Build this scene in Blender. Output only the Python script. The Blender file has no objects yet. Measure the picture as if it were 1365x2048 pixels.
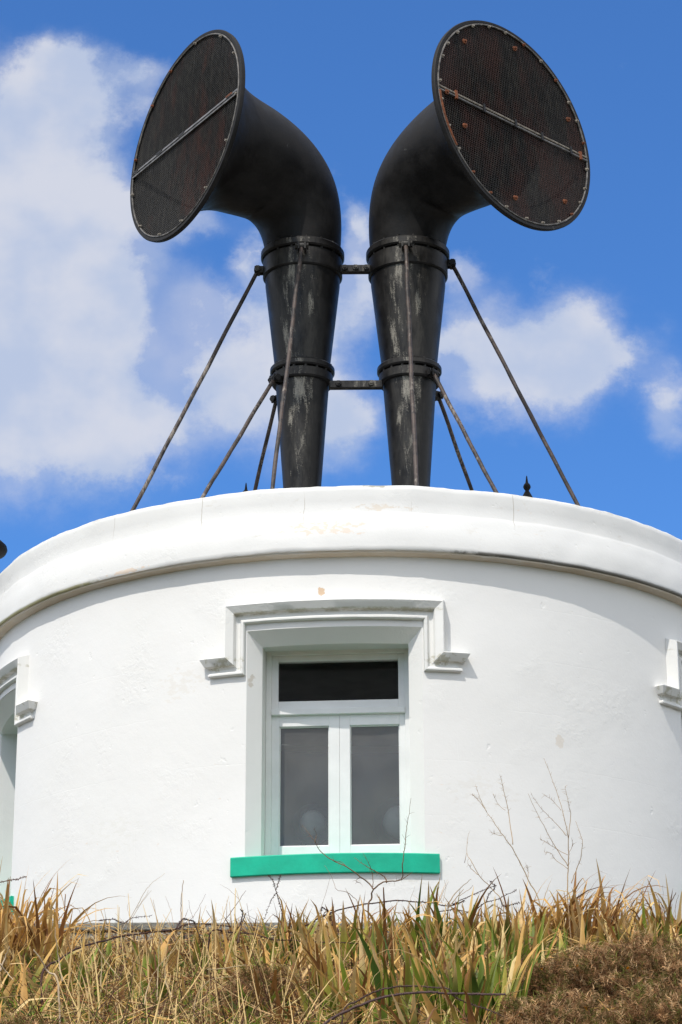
import bpy, bmesh, math, random
from mathutils import Vector, Matrix, noise
sc = bpy.context.scene
C = sc.collection
R_ = math.radians
rnd = random.Random(7)

# ------------------------------------------------------------------ camera
PITCH, ROLL, YAW, FPX, DIST = 0.34715, -0.00324, 0.00851, 5007.3, 21.382
PW, PH = 1365.0, 2048.0
fw = Vector((-math.sin(YAW)*math.cos(PITCH), math.cos(YAW)*math.cos(PITCH), math.sin(PITCH)))
rt0 = Vector((math.cos(YAW), math.sin(YAW), 0)); up0 = rt0.cross(fw)
rt = math.cos(ROLL)*rt0 + math.sin(ROLL)*up0
up = -math.sin(ROLL)*rt0 + math.cos(ROLL)*up0
CAM = Vector((0, -DIST, 0))
cd = bpy.data.cameras.new('camera'); cam = bpy.data.objects.new('camera', cd); C.objects.link(cam)
cd.sensor_fit = 'HORIZONTAL'; cd.sensor_width = 36; cd.lens = 36*FPX/PW
cd.clip_start = 0.1; cd.clip_end = 6000
m = Matrix((rt, up, -fw)).transposed().to_4x4(); m.translation = CAM
cam.matrix_world = m
sc.camera = cam

# ------------------------------------------------------------------ light
SUN_EL, SUN_AZ = R_(54), R_(28)          # azimuth measured to the left of the direction towards the camera
sunv = Vector((-math.sin(SUN_AZ)*math.cos(SUN_EL), -math.cos(SUN_AZ)*math.cos(SUN_EL), math.sin(SUN_EL)))
ld = bpy.data.lights.new('sun', 'SUN'); ld.energy = 2.25; ld.angle = R_(0.5); ld.color = (1.0, 0.96, 0.90)
lo = bpy.data.objects.new('sun', ld); C.objects.link(lo)
lo.rotation_euler = sunv.to_track_quat('Z', 'Y').to_euler(); lo.location = (-10, -20, 30)
sc.view_settings.view_transform = 'Standard'; sc.view_settings.look = 'None'
sc.view_settings.gamma = 1; sc.view_settings.use_curve_mapping = False
sc.view_settings.exposure = 0.45

# ------------------------------------------------------------------ node helper
class NT:
    def __init__(s, tree): s.t = tree; s.n = tree.nodes; s.l = tree.links
    def new(s, typ, **kw):
        nd = s.n.new(typ)
        for k, v in kw.items(): setattr(nd, k, v)
        return nd
    def put(s, sock, v):
        if v is None: return
        if hasattr(v, 'is_output') or hasattr(v, 'links'): s.l.new(v, sock)
        else: sock.default_value = v
    def math(s, op, a, b=None, c=None, clamp=False):
        nd = s.new('ShaderNodeMath', operation=op, use_clamp=clamp)
        s.put(nd.inputs[0], a); s.put(nd.inputs[1], b)
        if c is not None: s.put(nd.inputs[2], c)
        return nd.outputs[0]
    def noise(s, vec, scale, detail=3, rough=.55, out='Fac', dist=0):
        nd = s.new('ShaderNodeTexNoise'); s.put(nd.inputs['Vector'], vec)
        nd.inputs['Scale'].default_value = scale; nd.inputs['Detail'].default_value = detail
        nd.inputs['Roughness'].default_value = rough; nd.inputs['Distortion'].default_value = dist
        return nd.outputs[out]
    def ramp(s, v, a, b, lo=0., hi=1., smooth=True):
        nd = s.new('ShaderNodeMapRange', interpolation_type='SMOOTHSTEP' if smooth else 'LINEAR')
        s.put(nd.inputs[0], v)
        for i, x in enumerate((a, b, lo, hi)): nd.inputs[i+1].default_value = x
        return nd.outputs[0]
    def mix(s, f, a, b, typ='MIX'):
        nd = s.new('ShaderNodeMix', data_type='RGBA', blend_type=typ)
        s.put(nd.inputs[0], f); s.put(nd.inputs[6], a); s.put(nd.inputs[7], b)
        return nd.outputs[2]
    def mapping(s, vec, scale=(1,1,1), loc=(0,0,0)):
        nd = s.new('ShaderNodeMapping'); s.put(nd.inputs[0], vec)
        nd.inputs['Scale'].default_value = scale; nd.inputs['Location'].default_value = loc
        return nd.outputs[0]
    def sep(s, vec):
        nd = s.new('ShaderNodeSeparateXYZ'); s.put(nd.inputs[0], vec); return nd.outputs
    def bump(s, h, strength=.3, dist=.01, normal=None):
        nd = s.new('ShaderNodeBump'); s.put(nd.inputs['Height'], h)
        nd.inputs['Strength'].default_value = strength; nd.inputs['Distance'].default_value = dist
        s.put(nd.inputs['Normal'], normal); return nd.outputs[0]
def rgb(r, g, b): return (r, g, b, 1)
def mat(name):
    m_ = bpy.data.materials.new(name); m_.use_nodes = True
    nt = NT(m_.node_tree); b = nt.n['Principled BSDF']
    tc = nt.new('ShaderNodeTexCoord')
    return m_, nt, b, tc.outputs['Object']

# ------------------------------------------------------------------ world: Nishita sky with cumulus laid out by direction
w = bpy.data.worlds.new('World'); sc.world = w; w.use_nodes = True
nt = NT(w.node_tree); bg = nt.n['Background']
sky = nt.new('ShaderNodeTexSky', sky_type='NISHITA', sun_disc=False)
sky.sun_elevation = SUN_EL; sky.sun_rotation = R_(208); sky.air_density = 1.0; sky.dust_density = 0.3; sky.ozone_density = 3.0; sky.altitude = 0
SKYS = 0.10
tc = nt.new('ShaderNodeTexCoord'); x, y, z = nt.sep(tc.outputs['Generated'])
yy = nt.math('MAXIMUM', nt.math('ABSOLUTE', y), .02)
U = nt.math('DIVIDE', x, yy); V = nt.math('DIVIDE', z, yy)
def dirUV(px, py):
    d = fw + rt*((px-PW/2)/FPX) - up*((py-PH/2)/FPX); return d.x/d.y, d.z/d.y
cmb = nt.new('ShaderNodeCombineXYZ'); nt.put(cmb.inputs[0], U); nt.put(cmb.inputs[1], V)
uv = cmb.outputs[0]
wn = nt.noise(uv, 18, 8, .62, 'Color'); wx, wy, wz = nt.sep(wn)
U2 = nt.math('MULTIPLY_ADD', nt.math('SUBTRACT', wx, .5), .06, U)
V2 = nt.math('MULTIPLY_ADD', nt.math('SUBTRACT', wy, .5), .06, V)
blobs = [ # px, py, rx, ry (pixels), weight
 (110,150,75,75,1.), (40,230,110,110,1.), (160,230,90,70,.8), (270,150,80,45,.75), (310,230,50,70,.45), (60,400,140,130,1.), (200,340,70,90,.6), (330,450,105,40,.95), (160,520,130,120,1.1), (50,640,140,170,1.2), (220,680,110,150,1.1), (110,880,190,115,1.2), (240,870,85,75,.8), (-90,600,150,330,1.),
 (505,520,34,45,.75), (420,610,60,50,.42), (560,620,80,80,.7), (430,760,85,110,.85), (560,800,120,110,.95), (690,840,75,80,.9), (620,690,90,90,.8), (715,440,45,50,.9), (715,560,60,90,.95),
 (930,555,48,34,.8), (1125,640,95,70,.95), (1195,650,60,60,.5), (930,670,65,60,.85), (1020,710,110,80,.85), (1140,735,90,55,.8), (1245,715,40,22,.5), (950,800,100,60,.55), (1060,780,150,80,.35), (1280,700,70,40,.35), (1350,780,60,40,.6), (1350,840,55,50,.6),
 (-900,300,420,260,1.), (2200,500,500,260,1.), (2900,1100,400,200,1.), (-1700,900,500,250,1.), (600,-900,600,250,.8)]
acc = None
for (px, py, rx, ry, wt) in blobs:
    u0, v0 = dirUV(px, py); k = 1.10/FPX
    a = nt.math('DIVIDE', nt.math('SUBTRACT', U2, u0), rx*k); b = nt.math('DIVIDE', nt.math('SUBTRACT', V2, v0), ry*k*1.07)
    q = nt.math('MULTIPLY_ADD', a, a, nt.math('MULTIPLY', b, b))
    e = nt.math('MULTIPLY', nt.math('EXPONENT', nt.math('MULTIPLY', q, -1.0)), wt)
    acc = e if acc is None else nt.math('ADD', acc, e)
fine = nt.noise(uv, 30, 9, .66)
den = nt.math('MULTIPLY_ADD', nt.math('SUBTRACT', fine, .5), 1.45, acc)
cover = nt.ramp(den, .18, 1.1)
cover = nt.math('MAXIMUM', cover, nt.math('MULTIPLY', nt.ramp(acc, .04, .75), .55))
cover = nt.math('MULTIPLY', cover, nt.ramp(V, .02, .12))
soft = nt.noise(uv, 22, 4, .5)
ccol = nt.mix(nt.ramp(soft, .35, .65), rgb(3.9, 4.45, 5.65), rgb(5.2, 5.35, 5.9))
skyg = nt.new('ShaderNodeMix', data_type='RGBA', blend_type='MULTIPLY'); skyg.inputs[0].default_value = 1
nt.put(skyg.inputs[6], sky.outputs[0]); skyg.inputs[7].default_value = rgb(.48, .86, 1.31)
# unseen bright cumulus added out of frame to fill the shade, reflected in the glass
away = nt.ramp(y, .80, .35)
fill_clouds = nt.math('MULTIPLY', nt.ramp(nt.noise(tc.outputs['Generated'], 2.3, 5, .55), .38, .54), nt.math('MULTIPLY', away, nt.ramp(z, .0, .15)))
skyc = nt.mix(fill_clouds, skyg.outputs[2], rgb(9.2, 9.3, 9.4))
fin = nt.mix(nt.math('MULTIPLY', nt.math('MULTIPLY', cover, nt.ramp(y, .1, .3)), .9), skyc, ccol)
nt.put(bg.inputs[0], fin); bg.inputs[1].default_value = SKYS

# ------------------------------------------------------------------ scene helpers
def at(px, py, Y):
    d = fw + rt*((px-PW/2)/FPX) - up*((py-PH/2)/FPX)
    return CAM + d*((Y-CAM.y)/d.y)
def link(name, me, parent=None):
    o = bpy.data.objects.new(name, me); C.objects.link(o)
    if parent is not None:
        o.parent = parent
        if parent.parent is not None or True: o.matrix_parent_inverse = parent.matrix_world.inverted() if False else Matrix()
    return o
def tag(o, label=None, cat=None, group=None, kind=None):
    if label: o['label'] = label
    if cat: o['category'] = cat
    if group: o['group'] = group
    if kind: o['kind'] = kind
    return o
def empty(name, loc, label, cat, group=None):
    o = bpy.data.objects.new(name, None); C.objects.link(o); o.location = loc; o.empty_display_size = .2
    return tag(o, label, cat, group)
class MB:
    """collects geometry in WORLD coordinates; build() moves it into the parent's frame"""
    def __init__(s): s.v = []; s.f = []; s.c = []
    def add(s, vs, fs, col=None):
        n = len(s.v); s.v += [tuple(p) for p in vs]; s.f += [tuple(i+n for i in f) for f in fs]
        if col is not None: s.c += (col if isinstance(col[0], (tuple, list)) else [col]*len(vs))
    def box(s, c, ax, ay, az):
        c = Vector(c); vs = []
        for i in (-1, 1):
            for j in (-1, 1):
                for k in (-1, 1): vs.append(c+ax*i+ay*j+az*k)
        s.add(vs, [(0,1,3,2),(4,6,7,5),(0,4,5,1),(2,3,7,6),(0,2,6,4),(1,5,7,3)])
    def tube(s, pts, rad, n=8, col=None, cap=True):
        pts = [Vector(p) for p in pts]
        if not isinstance(rad, (list, tuple)): rad = [rad]*len(pts)
        d0 = (pts[1]-pts[0]).normalized()
        ref = Vector((0,0,1)) if abs(d0.z) < .9 else Vector((1,0,0))
        a = d0.cross(ref).normalized(); vs = []; N = len(pts)
        for i, p in enumerate(pts):
            d = (pts[min(i+1,N-1)]-pts[max(i-1,0)]).normalized()
            a = (a-d*a.dot(d)).normalized(); b = d.cross(a)
            for k in range(n):
                t = 2*math.pi*k/n; vs.append(p+(a*math.cos(t)+b*math.sin(t))*rad[i])
        fs = [(i*n+k, i*n+(k+1)%n, (i+1)*n+(k+1)%n, (i+1)*n+k) for i in range(N-1) for k in range(n)]
        if cap: fs += [tuple(range(n))[::-1], tuple((N-1)*n+k for k in range(n))]
        s.add(vs, fs, col)
    def lathe(s, c, prof, n=48, col=None):
        c = Vector(c); vs = []
        for (r, z) in prof:
            for k in range(n):
                t = 2*math.pi*k/n; vs.append(c+Vector((r*math.cos(t), r*math.sin(t), z)))
        fs = [(i*n+k, i*n+(k+1)%n, (i+1)*n+(k+1)%n, (i+1)*n+k) for i in range(len(prof)-1) for k in range(n)]
        s.add(vs, fs, col)
    def build(s, name, material, parent=None, smooth=False, angle=None):
        off = Vector((0,0,0)); q = parent
        while q is not None: off += q.location; q = q.parent
        me = bpy.data.meshes.new(name); me.from_pydata([tuple(Vector(p)-off) for p in s.v], [], s.f)
        me.materials.append(material)
        if s.c:
            ca = me.color_attributes.new('col', 'FLOAT_COLOR', 'POINT')
            ca.data.foreach_set('color', [x_ for c_ in s.c for x_ in (c_[0], c_[1], c_[2], 1)])
        me.validate(); me.update()
        if smooth or angle: 
            me.shade_smooth()
            if angle: me.set_sharp_from_angle(angle=R_(angle))
        o = bpy.data.objects.new(name, me); C.objects.link(o); o.parent = parent
        return o
def recalc(o):
    bm = bmesh.new(); bm.from_mesh(o.data); bmesh.ops.recalc_face_normals(bm, faces=bm.faces); bm.to_mesh(o.data); bm.free()

# ------------------------------------------------------------------ materials
def plaster(name, base, joints=True, dirt=False):
    m_, n_, b, oc = mat(name)
    oc = n_.new('ShaderNodeNewGeometry').outputs['Position']
    fine = n_.noise(oc, 60, 4, .6); mid = n_.noise(oc, 7, 5, .6); big = n_.noise(oc, .8, 3, .5)
    patch = n_.ramp(n_.noise(oc, 1.6, 3, .5), .5, .68)
    lump = n_.noise(oc, 24, 3, .6, dist=.6)
    h = n_.math('ADD', n_.math('MULTIPLY', fine, .12), n_.math('MULTIPLY', mid, .55))
    h = n_.math('ADD', h, n_.math('MULTIPLY', n_.math('MULTIPLY', patch, lump), .9))
    # hand pitted spots
    pit = n_.ramp(n_.noise(n_.mapping(oc, (1,1,1), (3,7,1)), 11, 3, .5), .68, .78)
    h = n_.math('SUBTRACT', h, n_.math('MULTIPLY', pit, .4))
    if joints:
        X, Y, Z = n_.sep(oc)
        ang = n_.math('MULTIPLY', n_.math('ARCTAN2', X, n_.math('MULTIPLY', Y, -1)), 3.2)
        wob = n_.math('MULTIPLY', n_.math('SUBTRACT', mid, .5), .03)
        row = n_.math('DIVIDE', n_.math('ADD', Z, wob), .42)
        fr = n_.math('FRACT', row); odd = n_.math('MULTIPLY', n_.math('FLOOR', row), .37)
        col = n_.math('FRACT', n_.math('ADD', n_.math('DIVIDE', n_.math('ADD', ang, wob), .78), odd))
        dj = n_.math('MINIMUM', n_.math('MULTIPLY', n_.math('MINIMUM', fr, n_.math('SUBTRACT', 1, fr)), .42),
                     n_.math('MULTIPLY', n_.math('MINIMUM', col, n_.math('SUBTRACT', 1, col)), .78))
        jm = n_.ramp(dj, .0, .007, 1, 0)
        jm = n_.math('MULTIPLY', jm, n_.ramp(n_.noise(oc, 1.1, 2), .42, .6))
        h = n_.math('SUBTRACT', h, n_.math('MULTIPLY', jm, .07))
    dark = tuple(c*f for c, f in zip(base, (.955, .955, .95)))
    colr = n_.mix(n_.ramp(big, .35, .65), rgb(*base), rgb(*dark))
    # faint rusty and ochre flecks where the paint has gone
    fl = n_.noise(n_.mapping(oc, (3.2, 3.2, 9)), 3.4, 5, .65)
    reg = n_.ramp(n_.noise(oc, .9, 2), .5, .64)
    spot = n_.math('MULTIPLY', n_.ramp(fl, .66, .72), reg)
    colr = n_.mix(n_.math('MULTIPLY', spot, .75 if dirt else .45), colr, rgb(.72, .5, .32))
    X, Y, Z = n_.sep(oc)
    if True:
        def spotcol(colr_, cx, cz, rx, rz, thr, amt, c_):
            a = n_.math('DIVIDE', n_.math('SUBTRACT', X, cx), rx); bb = n_.math('DIVIDE', n_.math('SUBTRACT', Z, cz), rz)
            g_ = n_.math('EXPONENT', n_.math('MULTIPLY', n_.math('MULTIPLY_ADD', a, a, n_.math('MULTIPLY', bb, bb)), -1))
            g_ = n_.math('MULTIPLY', g_, n_.ramp(Y, -2.0, -2.3))
            f2 = n_.noise(n_.mapping(oc, (5, 5, 10), (cx*3, 2, cz)), 3, 5, .62)
            k = n_.ramp(n_.math('MULTIPLY', f2, g_), thr, thr+.06)
            return n_.mix(n_.math('MULTIPLY', k, amt), colr_, c_)
        if name == 'white_limewash':
            for (cx, cz, rx, rz, thr, amt, c_) in ((-.31, 5.94, .045, .06, .34, .8, rgb(.62, .40, .22)), (1.50, 4.84, .06, .10, .36, .35, rgb(.62, .5, .36)), (-.84, 5.27, .05, .08, .36, .55, rgb(.5, .42, .32)),
                                                   (-1.4, 5.3, .5, .35, .47, .2, rgb(.66, .58, .46)), (.9, 4.4, .7, .4, .48, .16, rgb(.66, .6, .5)), (.25, 3.72, .5, .05, .42, .25, rgb(.55, .5, .4)), (-1.9, 4.2, .6, .4, .48, .15, rgb(.62, .6, .5))):
                colr = spotcol(colr, cx, cz, rx, rz, thr, amt, c_)
        if name == 'white_stone_paint':
            gz = n_.math('MULTIPLY', n_.ramp(Z, 5.455, 5.425, 0, 1), n_.ramp(Z, 5.34, 5.36))
            gz = n_.math('MULTIPLY', gz, n_.ramp(n_.noise(oc, 14, 4, .7), .50, .62))
            gz2 = n_.math('MULTIPLY', n_.math('MULTIPLY', n_.ramp(Z, 5.80, 5.785, 0, 1), n_.ramp(Z, 5.765, 5.775)), n_.ramp(n_.noise(oc, 8, 4, .7), .40, .62))
            colr = n_.mix(n_.math('MULTIPLY', n_.math('MAXIMUM', gz, gz2), .6), colr, rgb(.36, .33, .19))
    if dirt:
        colr = spotcol(colr, -.25, 6.42, .75, .14, .45, .5, rgb(.72, .54, .38))
        colr = spotcol(colr, .15, 6.60, .5, .06, .44, .45, rgb(.62, .5, .36))
        colr = spotcol(colr, -1.85, 6.255, .35, .035, .40, .55, rgb(.70, .5, .34))
        colr = spotcol(colr, .1, 6.78, .25, .03, .40, .8, rgb(.3, .28, .2))
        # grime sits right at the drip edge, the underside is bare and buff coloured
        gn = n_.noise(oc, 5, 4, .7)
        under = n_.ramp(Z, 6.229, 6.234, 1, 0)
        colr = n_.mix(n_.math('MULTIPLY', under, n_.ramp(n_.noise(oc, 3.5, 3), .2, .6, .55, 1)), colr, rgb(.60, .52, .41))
        rightw = n_.ramp(X, .3, 1.7); leftw = n_.math('MULTIPLY', n_.ramp(X, -1.9, -2.6), .9)
        side_ = n_.math('ADD', n_.math('MAXIMUM', rightw, leftw), .55)
        edge = n_.math('MULTIPLY', n_.ramp(n_.math('ADD', Z, n_.math('MULTIPLY', gn, -.012)), 6.232, 6.250, 1, 0), n_.ramp(Z, 6.226, 6.231))
        gk = n_.math('MULTIPLY', edge, n_.ramp(n_.math('MULTIPLY', gn, side_), .34, .58))
        colr = n_.mix(n_.math('MULTIPLY', gk, .9), colr, n_.mix(n_.ramp(X, -1.7, -2.2), rgb(.13, .12, .10), rgb(.33, .31, .14)))
        # hairline vertical cracks
        ang = n_.math('MULTIPLY', n_.math('ARCTAN2', X, n_.math('MULTIPLY', Y, -1)), 3.25)
        ck = n_.math('FRACT', n_.math('DIVIDE', n_.math('ADD', ang, n_.math('MULTIPLY', n_.noise(oc, 4, 3), .06)), .83))
        ckm = n_.math('MULTIPLY', n_.ramp(n_.math('ABSOLUTE', n_.math('SUBTRACT', ck, .5)), .0, .006, 1, 0), n_.ramp(n_.noise(oc, 1.7, 2), .44, .54))
        colr = n_.mix(n_.math('MULTIPLY', n_.math('MULTIPLY', ckm, n_.ramp(Z, 6.45, 6.55)), .7), colr, rgb(.35, .3, .22))
        sp_ = n_.math('MULTIPLY', n_.ramp(n_.noise(n_.mapping(oc, (1, 1, 1.8), (4, 4, 4)), 9, 5, .7), .60, .70), n_.ramp(n_.noise(oc, 1.3, 2), .42, .6))
        colr = n_.mix(n_.math('MULTIPLY', sp_, .30), colr, rgb(.52, .46, .36))
        rimd = n_.math('MULTIPLY', n_.ramp(Z, 6.755, 6.79), n_.ramp(n_.noise(oc, 8, 5, .7), .46, .62))
        colr = n_.mix(n_.math('MULTIPLY', rimd, .55), colr, rgb(.36, .33, .26))
    n_.put(b.inputs['Base Color'], colr); b.inputs['Roughness'].default_value = .62
    b.inputs['Specular IOR Level'].default_value = .3
    n_.put(b.inputs['Normal'], n_.bump(h, .38, .012))
    return m_
M_WALL = plaster('white_limewash', (.83, .815, .785))
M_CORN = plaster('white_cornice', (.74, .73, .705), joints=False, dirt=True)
M_HOOD = plaster('white_stone_paint', (.80, .79, .755), joints=False)

def simple(name, col, rough=.5, nscale=8, var=.15, bump=.15, spec=.4, bdist=.004, metallic=0):
    m_, n_, b, oc = mat(name)
    f = n_.noise(oc, nscale, 4, .6)
    c1 = tuple(c*(1-var) for c in col); c2 = tuple(min(1, c*(1+var)) for c in col)
    n_.put(b.inputs['Base Color'], n_.mix(n_.ramp(f, .3, .7), rgb(*c1), rgb(*c2)))
    b.inputs['Roughness'].default_value = rough; b.inputs['Specular IOR Level'].default_value = spec
    b.inputs['Metallic'].default_value = metallic
    n_.put(b.inputs['Normal'], n_.bump(n_.noise(oc, nscale*5, 3, .6), bump, bdist))
    return m_
M_FRAME = simple('white_joinery_paint', (.80, .795, .775), .4, 5, .04, .15)
M_SILL = simple('green_sill_paint', (.0, .42, .255), .5, 4, .12, .4)
M_ROOF = simple('roof_asphalt', (.3, .3, .29), .9, 3)
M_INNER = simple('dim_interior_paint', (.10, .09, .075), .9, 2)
M_DISC = simple('pale_disc_paint', (.55, .54, .52), .5, 4)
M_RING = simple('dark_disc_ring', (.02, .022, .03), .5, 4)
M_IRON = simple('black_iron', (.010, .009, .0085), .6, 30, .5, .4, .2)
M_MORTAR = simple('old_mortar', (.25, .23, .19), .9, 6, .3, .5)

def blackpaint(name, streak=0., rust=0., sheen=.42):
    m_, n_, b, oc = mat(name)
    X, Y, Z = n_.sep(oc)
    geo = n_.new('ShaderNodeNewGeometry'); nx, ny, nz = n_.sep(geo.outputs['Normal'])
    mott = n_.noise(oc, 5, 5, .65); fine = n_.noise(oc, 60, 4, .65)
    col = n_.mix(n_.ramp(mott, .35, .7), rgb(.008, .0074, .0075), rgb(.020, .0185, .018))
    # pale weathered grain on the side that takes the sun and salt
    strk = n_.noise(n_.mapping(oc, (6.5, 6.5, 1.15)), 1.5, 5, .68)
    grain = n_.noise(oc, 110, 3, .7)
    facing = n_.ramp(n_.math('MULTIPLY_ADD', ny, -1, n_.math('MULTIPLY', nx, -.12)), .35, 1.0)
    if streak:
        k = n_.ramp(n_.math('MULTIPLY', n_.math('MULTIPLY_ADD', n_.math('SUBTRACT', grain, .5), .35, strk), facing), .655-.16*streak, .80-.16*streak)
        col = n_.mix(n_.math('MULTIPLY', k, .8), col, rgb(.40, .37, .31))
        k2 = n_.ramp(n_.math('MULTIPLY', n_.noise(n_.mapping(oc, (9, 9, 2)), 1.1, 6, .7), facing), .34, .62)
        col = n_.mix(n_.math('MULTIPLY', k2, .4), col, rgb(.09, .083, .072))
    chip = n_.ramp(n_.math('MULTIPLY_ADD', n_.math('SUBTRACT', fine, .5), .25, n_.noise(oc, 3.3, 5, .7)), .70, .75)
    col = n_.mix(n_.math('MULTIPLY', chip, .5), col, rgb(.2, .2, .19))
    if rust:
        rk = n_.ramp(n_.noise(n_.mapping(oc, (1,1,1), (5,2,9)), 6, 5, .7), .60-.12*rust, .75-.1*rust)
        col = n_.mix(n_.math('MULTIPLY', rk, .85), col, n_.mix(fine, rgb(.10, .035, .018), rgb(.24, .09, .035)))
    n_.put(b.inputs['Base Color'], col)
    n_.put(b.inputs['Roughness'], n_.ramp(mott, .3, .7, sheen-.08, sheen+.14))
    b.inputs['Specular IOR Level'].default_value = .24
    n_.put(b.inputs['Normal'], n_.bump(n_.math('ADD', n_.math('MULTIPLY', fine, .5), n_.noise(oc, 9, 3)), .22, .008))
    return m_
M_PIPE = blackpaint('weathered_black_pipe', 1.0)
M_BELL = blackpaint('black_bell_paint', .0, 0, .58)
M_COLLAR = blackpaint('black_collar', .7, .0)
def rodmat():
    m_, n_, b, oc = mat('rusty_rod')
    a = n_.noise(n_.mapping(oc, (1,1,.9)), 9, 5, .7); a2 = n_.noise(n_.mapping(oc, (1,1,.35)), 30, 3, .6); a3 = n_.noise(oc, 1.6, 2, .5)
    col = n_.mix(n_.ramp(a, .35, .6), rgb(.018, .015, .014), rgb(.075, .052, .042))
    col = n_.mix(n_.math('MULTIPLY', n_.ramp(n_.math('ADD', a2, n_.math('SUBTRACT', a3, .5)), .58, .78), .6), col, rgb(.34, .29, .24))
    n_.put(b.inputs['Base Color'], col); b.inputs['Roughness'].default_value = .6
    n_.put(b.inputs['Normal'], n_.bump(a2, .5, .006)); return m_
M_ROD = rodmat()
def grillemat(name, rustc, thr):
    m_, n_, b, oc = mat(name)
    k = n_.ramp(n_.noise(n_.mapping(oc, (1.3, 1.3, .55)), 2.2, 5, .65), thr, thr+.2)
    s2 = n_.ramp(n_.noise(n_.mapping(oc, (5, 5, 2.)), 3, 4, .7), .42, .68)
    col = n_.mix(s2, rgb(.008, .0065, .006), rgb(.048, .042, .034))
    col = n_.mix(n_.math('MULTIPLY', k, .9), col, rgb(*rustc))
    n_.put(b.inputs['Base Color'], col); b.inputs['Roughness'].default_value = .55; b.inputs['Metallic'].default_value = .0
    return m_
M_GRL = grillemat('wire_mesh_weathered', (.10, .022, .010), .50)
M_GRR = grillemat('wire_mesh_rusted', (.06, .016, .009), .42)
M_INBELL = simple('horn_throat_black', (.010, .009, .009), .8, 6)
M_RUST = simple('orange_rust', (.17, .055, .022), .8, 20, .4, .5)
M_GALV = simple('dull_galvanised', (.17, .165, .165), .5, 14, .4, .3, .5, .003, .2)
M_GALV2 = simple('grimy_hoop', (.13, .12, .11), .6, 14, .6, .3)
M_BOLT = simple('pale_bolt', (.25, .22, .18), .6, 40, .5, .3)

def glass(name, dust, refl):
    m_ = bpy.data.materials.new(name); m_.use_nodes = True; n_ = NT(m_.node_tree); n_.n.remove(n_.n['Principled BSDF'])
    out = n_.n['Material Output']; oc = n_.new('ShaderNodeTexCoord').outputs['Object']
    tr = n_.new('ShaderNodeBsdfTransparent'); tr.inputs[0].default_value = rgb(.82, .84, .84)
    gl = n_.new('ShaderNodeBsdfGlossy'); gl.inputs['Roughness'].default_value = .03
    df = n_.new('ShaderNodeBsdfDiffuse'); df.inputs[0].default_value = rgb(.62, .61, .58)
    fr = n_.new('ShaderNodeFresnel'); fr.inputs[0].default_value = 1.5
    wv = n_.bump(n_.noise(oc, 2.5, 2), .05, .02); n_.put(gl.inputs['Normal'], wv)
    sp = n_.ramp(n_.noise(oc, 70, 2, .5), .80, .83)
    dk = n_.math('MULTIPLY', n_.ramp(n_.noise(oc, 3, 4, .6), .25, .75, .8, 1.2), dust)
    dk = n_.math('ADD', dk, n_.math('MULTIPLY', sp, .5), clamp=True)
    m1 = n_.new('ShaderNodeMixShader'); n_.put(m1.inputs[0], dk); n_.put(m1.inputs[1], tr.outputs[0]); n_.put(m1.inputs[2], df.outputs[0])
    m2 = n_.new('ShaderNodeMixShader'); n_.put(m2.inputs[0], n_.math('MULTIPLY', fr.outputs[0], refl, clamp=True)); n_.put(m2.inputs[1], m1.outputs[0]); n_.put(m2.inputs[2], gl.outputs[0])
    n_.put(out.inputs[0], m2.outputs[0]); return m_
M_GLASS = glass('dusty_window_glass', .125, 1.4)
M_GLASS2 = glass('shaded_window_glass', .018, .15)  # upper pane's shade put into the glass: little dust, weak sky reflection

# ------------------------------------------------------------------ ground
def smoothstep(a, b, x_):
    t = min(1, max(0, (x_-a)/(b-a))); return t*t*(3-2*t)
TAB = [(-400,-1.6),(2,-1.6),(6,-.75),(8,.15),(10,1.0),(12,1.62),(14,2.22),(15.5,2.6),(16.6,2.86),(17.2,2.98),(17.42,3.0),(17.6,2.3),(60,2.3),(120,1.0),(400,-1.6)]
def zb(x_, Y_):
    d = Y_+DIST
    for (a, za), (b_, zb_) in zip(TAB, TAB[1:]):
        if d <= b_:
            z_ = za+(zb_-za)*max(0, (d-a)/(b_-a)); break
    else: z_ = -1.6
    k = smoothstep(60, 26, abs(x_)); z_ = -1.6+(z_+1.6)*k
    if 8 < d < 17.3 and abs(x_) < 26:
        z_ += .09*noise.noise(Vector((x_*.9, Y_*.9, 3))) + .04*noise.noise(Vector((x_*3, Y_*3, 1)))
        z_ += .06*math.exp(-((x_-1.6)/.7)**2)*smoothstep(12, 15, d)
    return z_
mb = MB()
xs = [-60,-50,-40,-30,-20,-14,-10,-7,-5] + [-4+.2*i for i in range(41)] + [5,7,10,14,20,30,40,50,60]
ds = [-2,0,2,4,6,7] + [8+.2*i for i in range(47)] + [17.35,17.45,17.6,18.5,22,30,40,60,75,90,105,120]
for d in ds:
    for x_ in xs: mb.v.append((x_, d-DIST, zb(x_, d-DIST) if abs(x_) < 60 else -1.62))
nx_ = len(xs)
mb.f = [(j*nx_+i, j*nx_+i+1, (j+1)*nx_+i+1, (j+1)*nx_+i) for j in range(len(ds)-1) for i in range(nx_-1)]
m_, n_, b, oc = mat('earth_and_litter')
n_.put(b.inputs['Base Color'], n_.mix(n_.ramp(n_.noise(oc, 9, 6, .7), .35, .65), rgb(.03, .021, .012), rgb(.09, .065, .03)))
b.inputs['Roughness'].default_value = .95; n_.put(b.inputs['Normal'], n_.bump(n_.noise(oc, 30, 5, .7), .8, .03))
M_EARTH = m_
tag(mb.build('bank', M_EARTH, smooth=True), kind='structure')
m_, n_, b, oc = mat('rough_grassland')
n_.put(b.inputs['Base Color'], n_.mix(n_.ramp(n_.noise(oc, .3, 6, .7), .35, .65), rgb(.07, .085, .03), rgb(.17, .14, .07)))
b.inputs['Roughness'].default_value = .95
M_GRASS = m_
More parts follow.
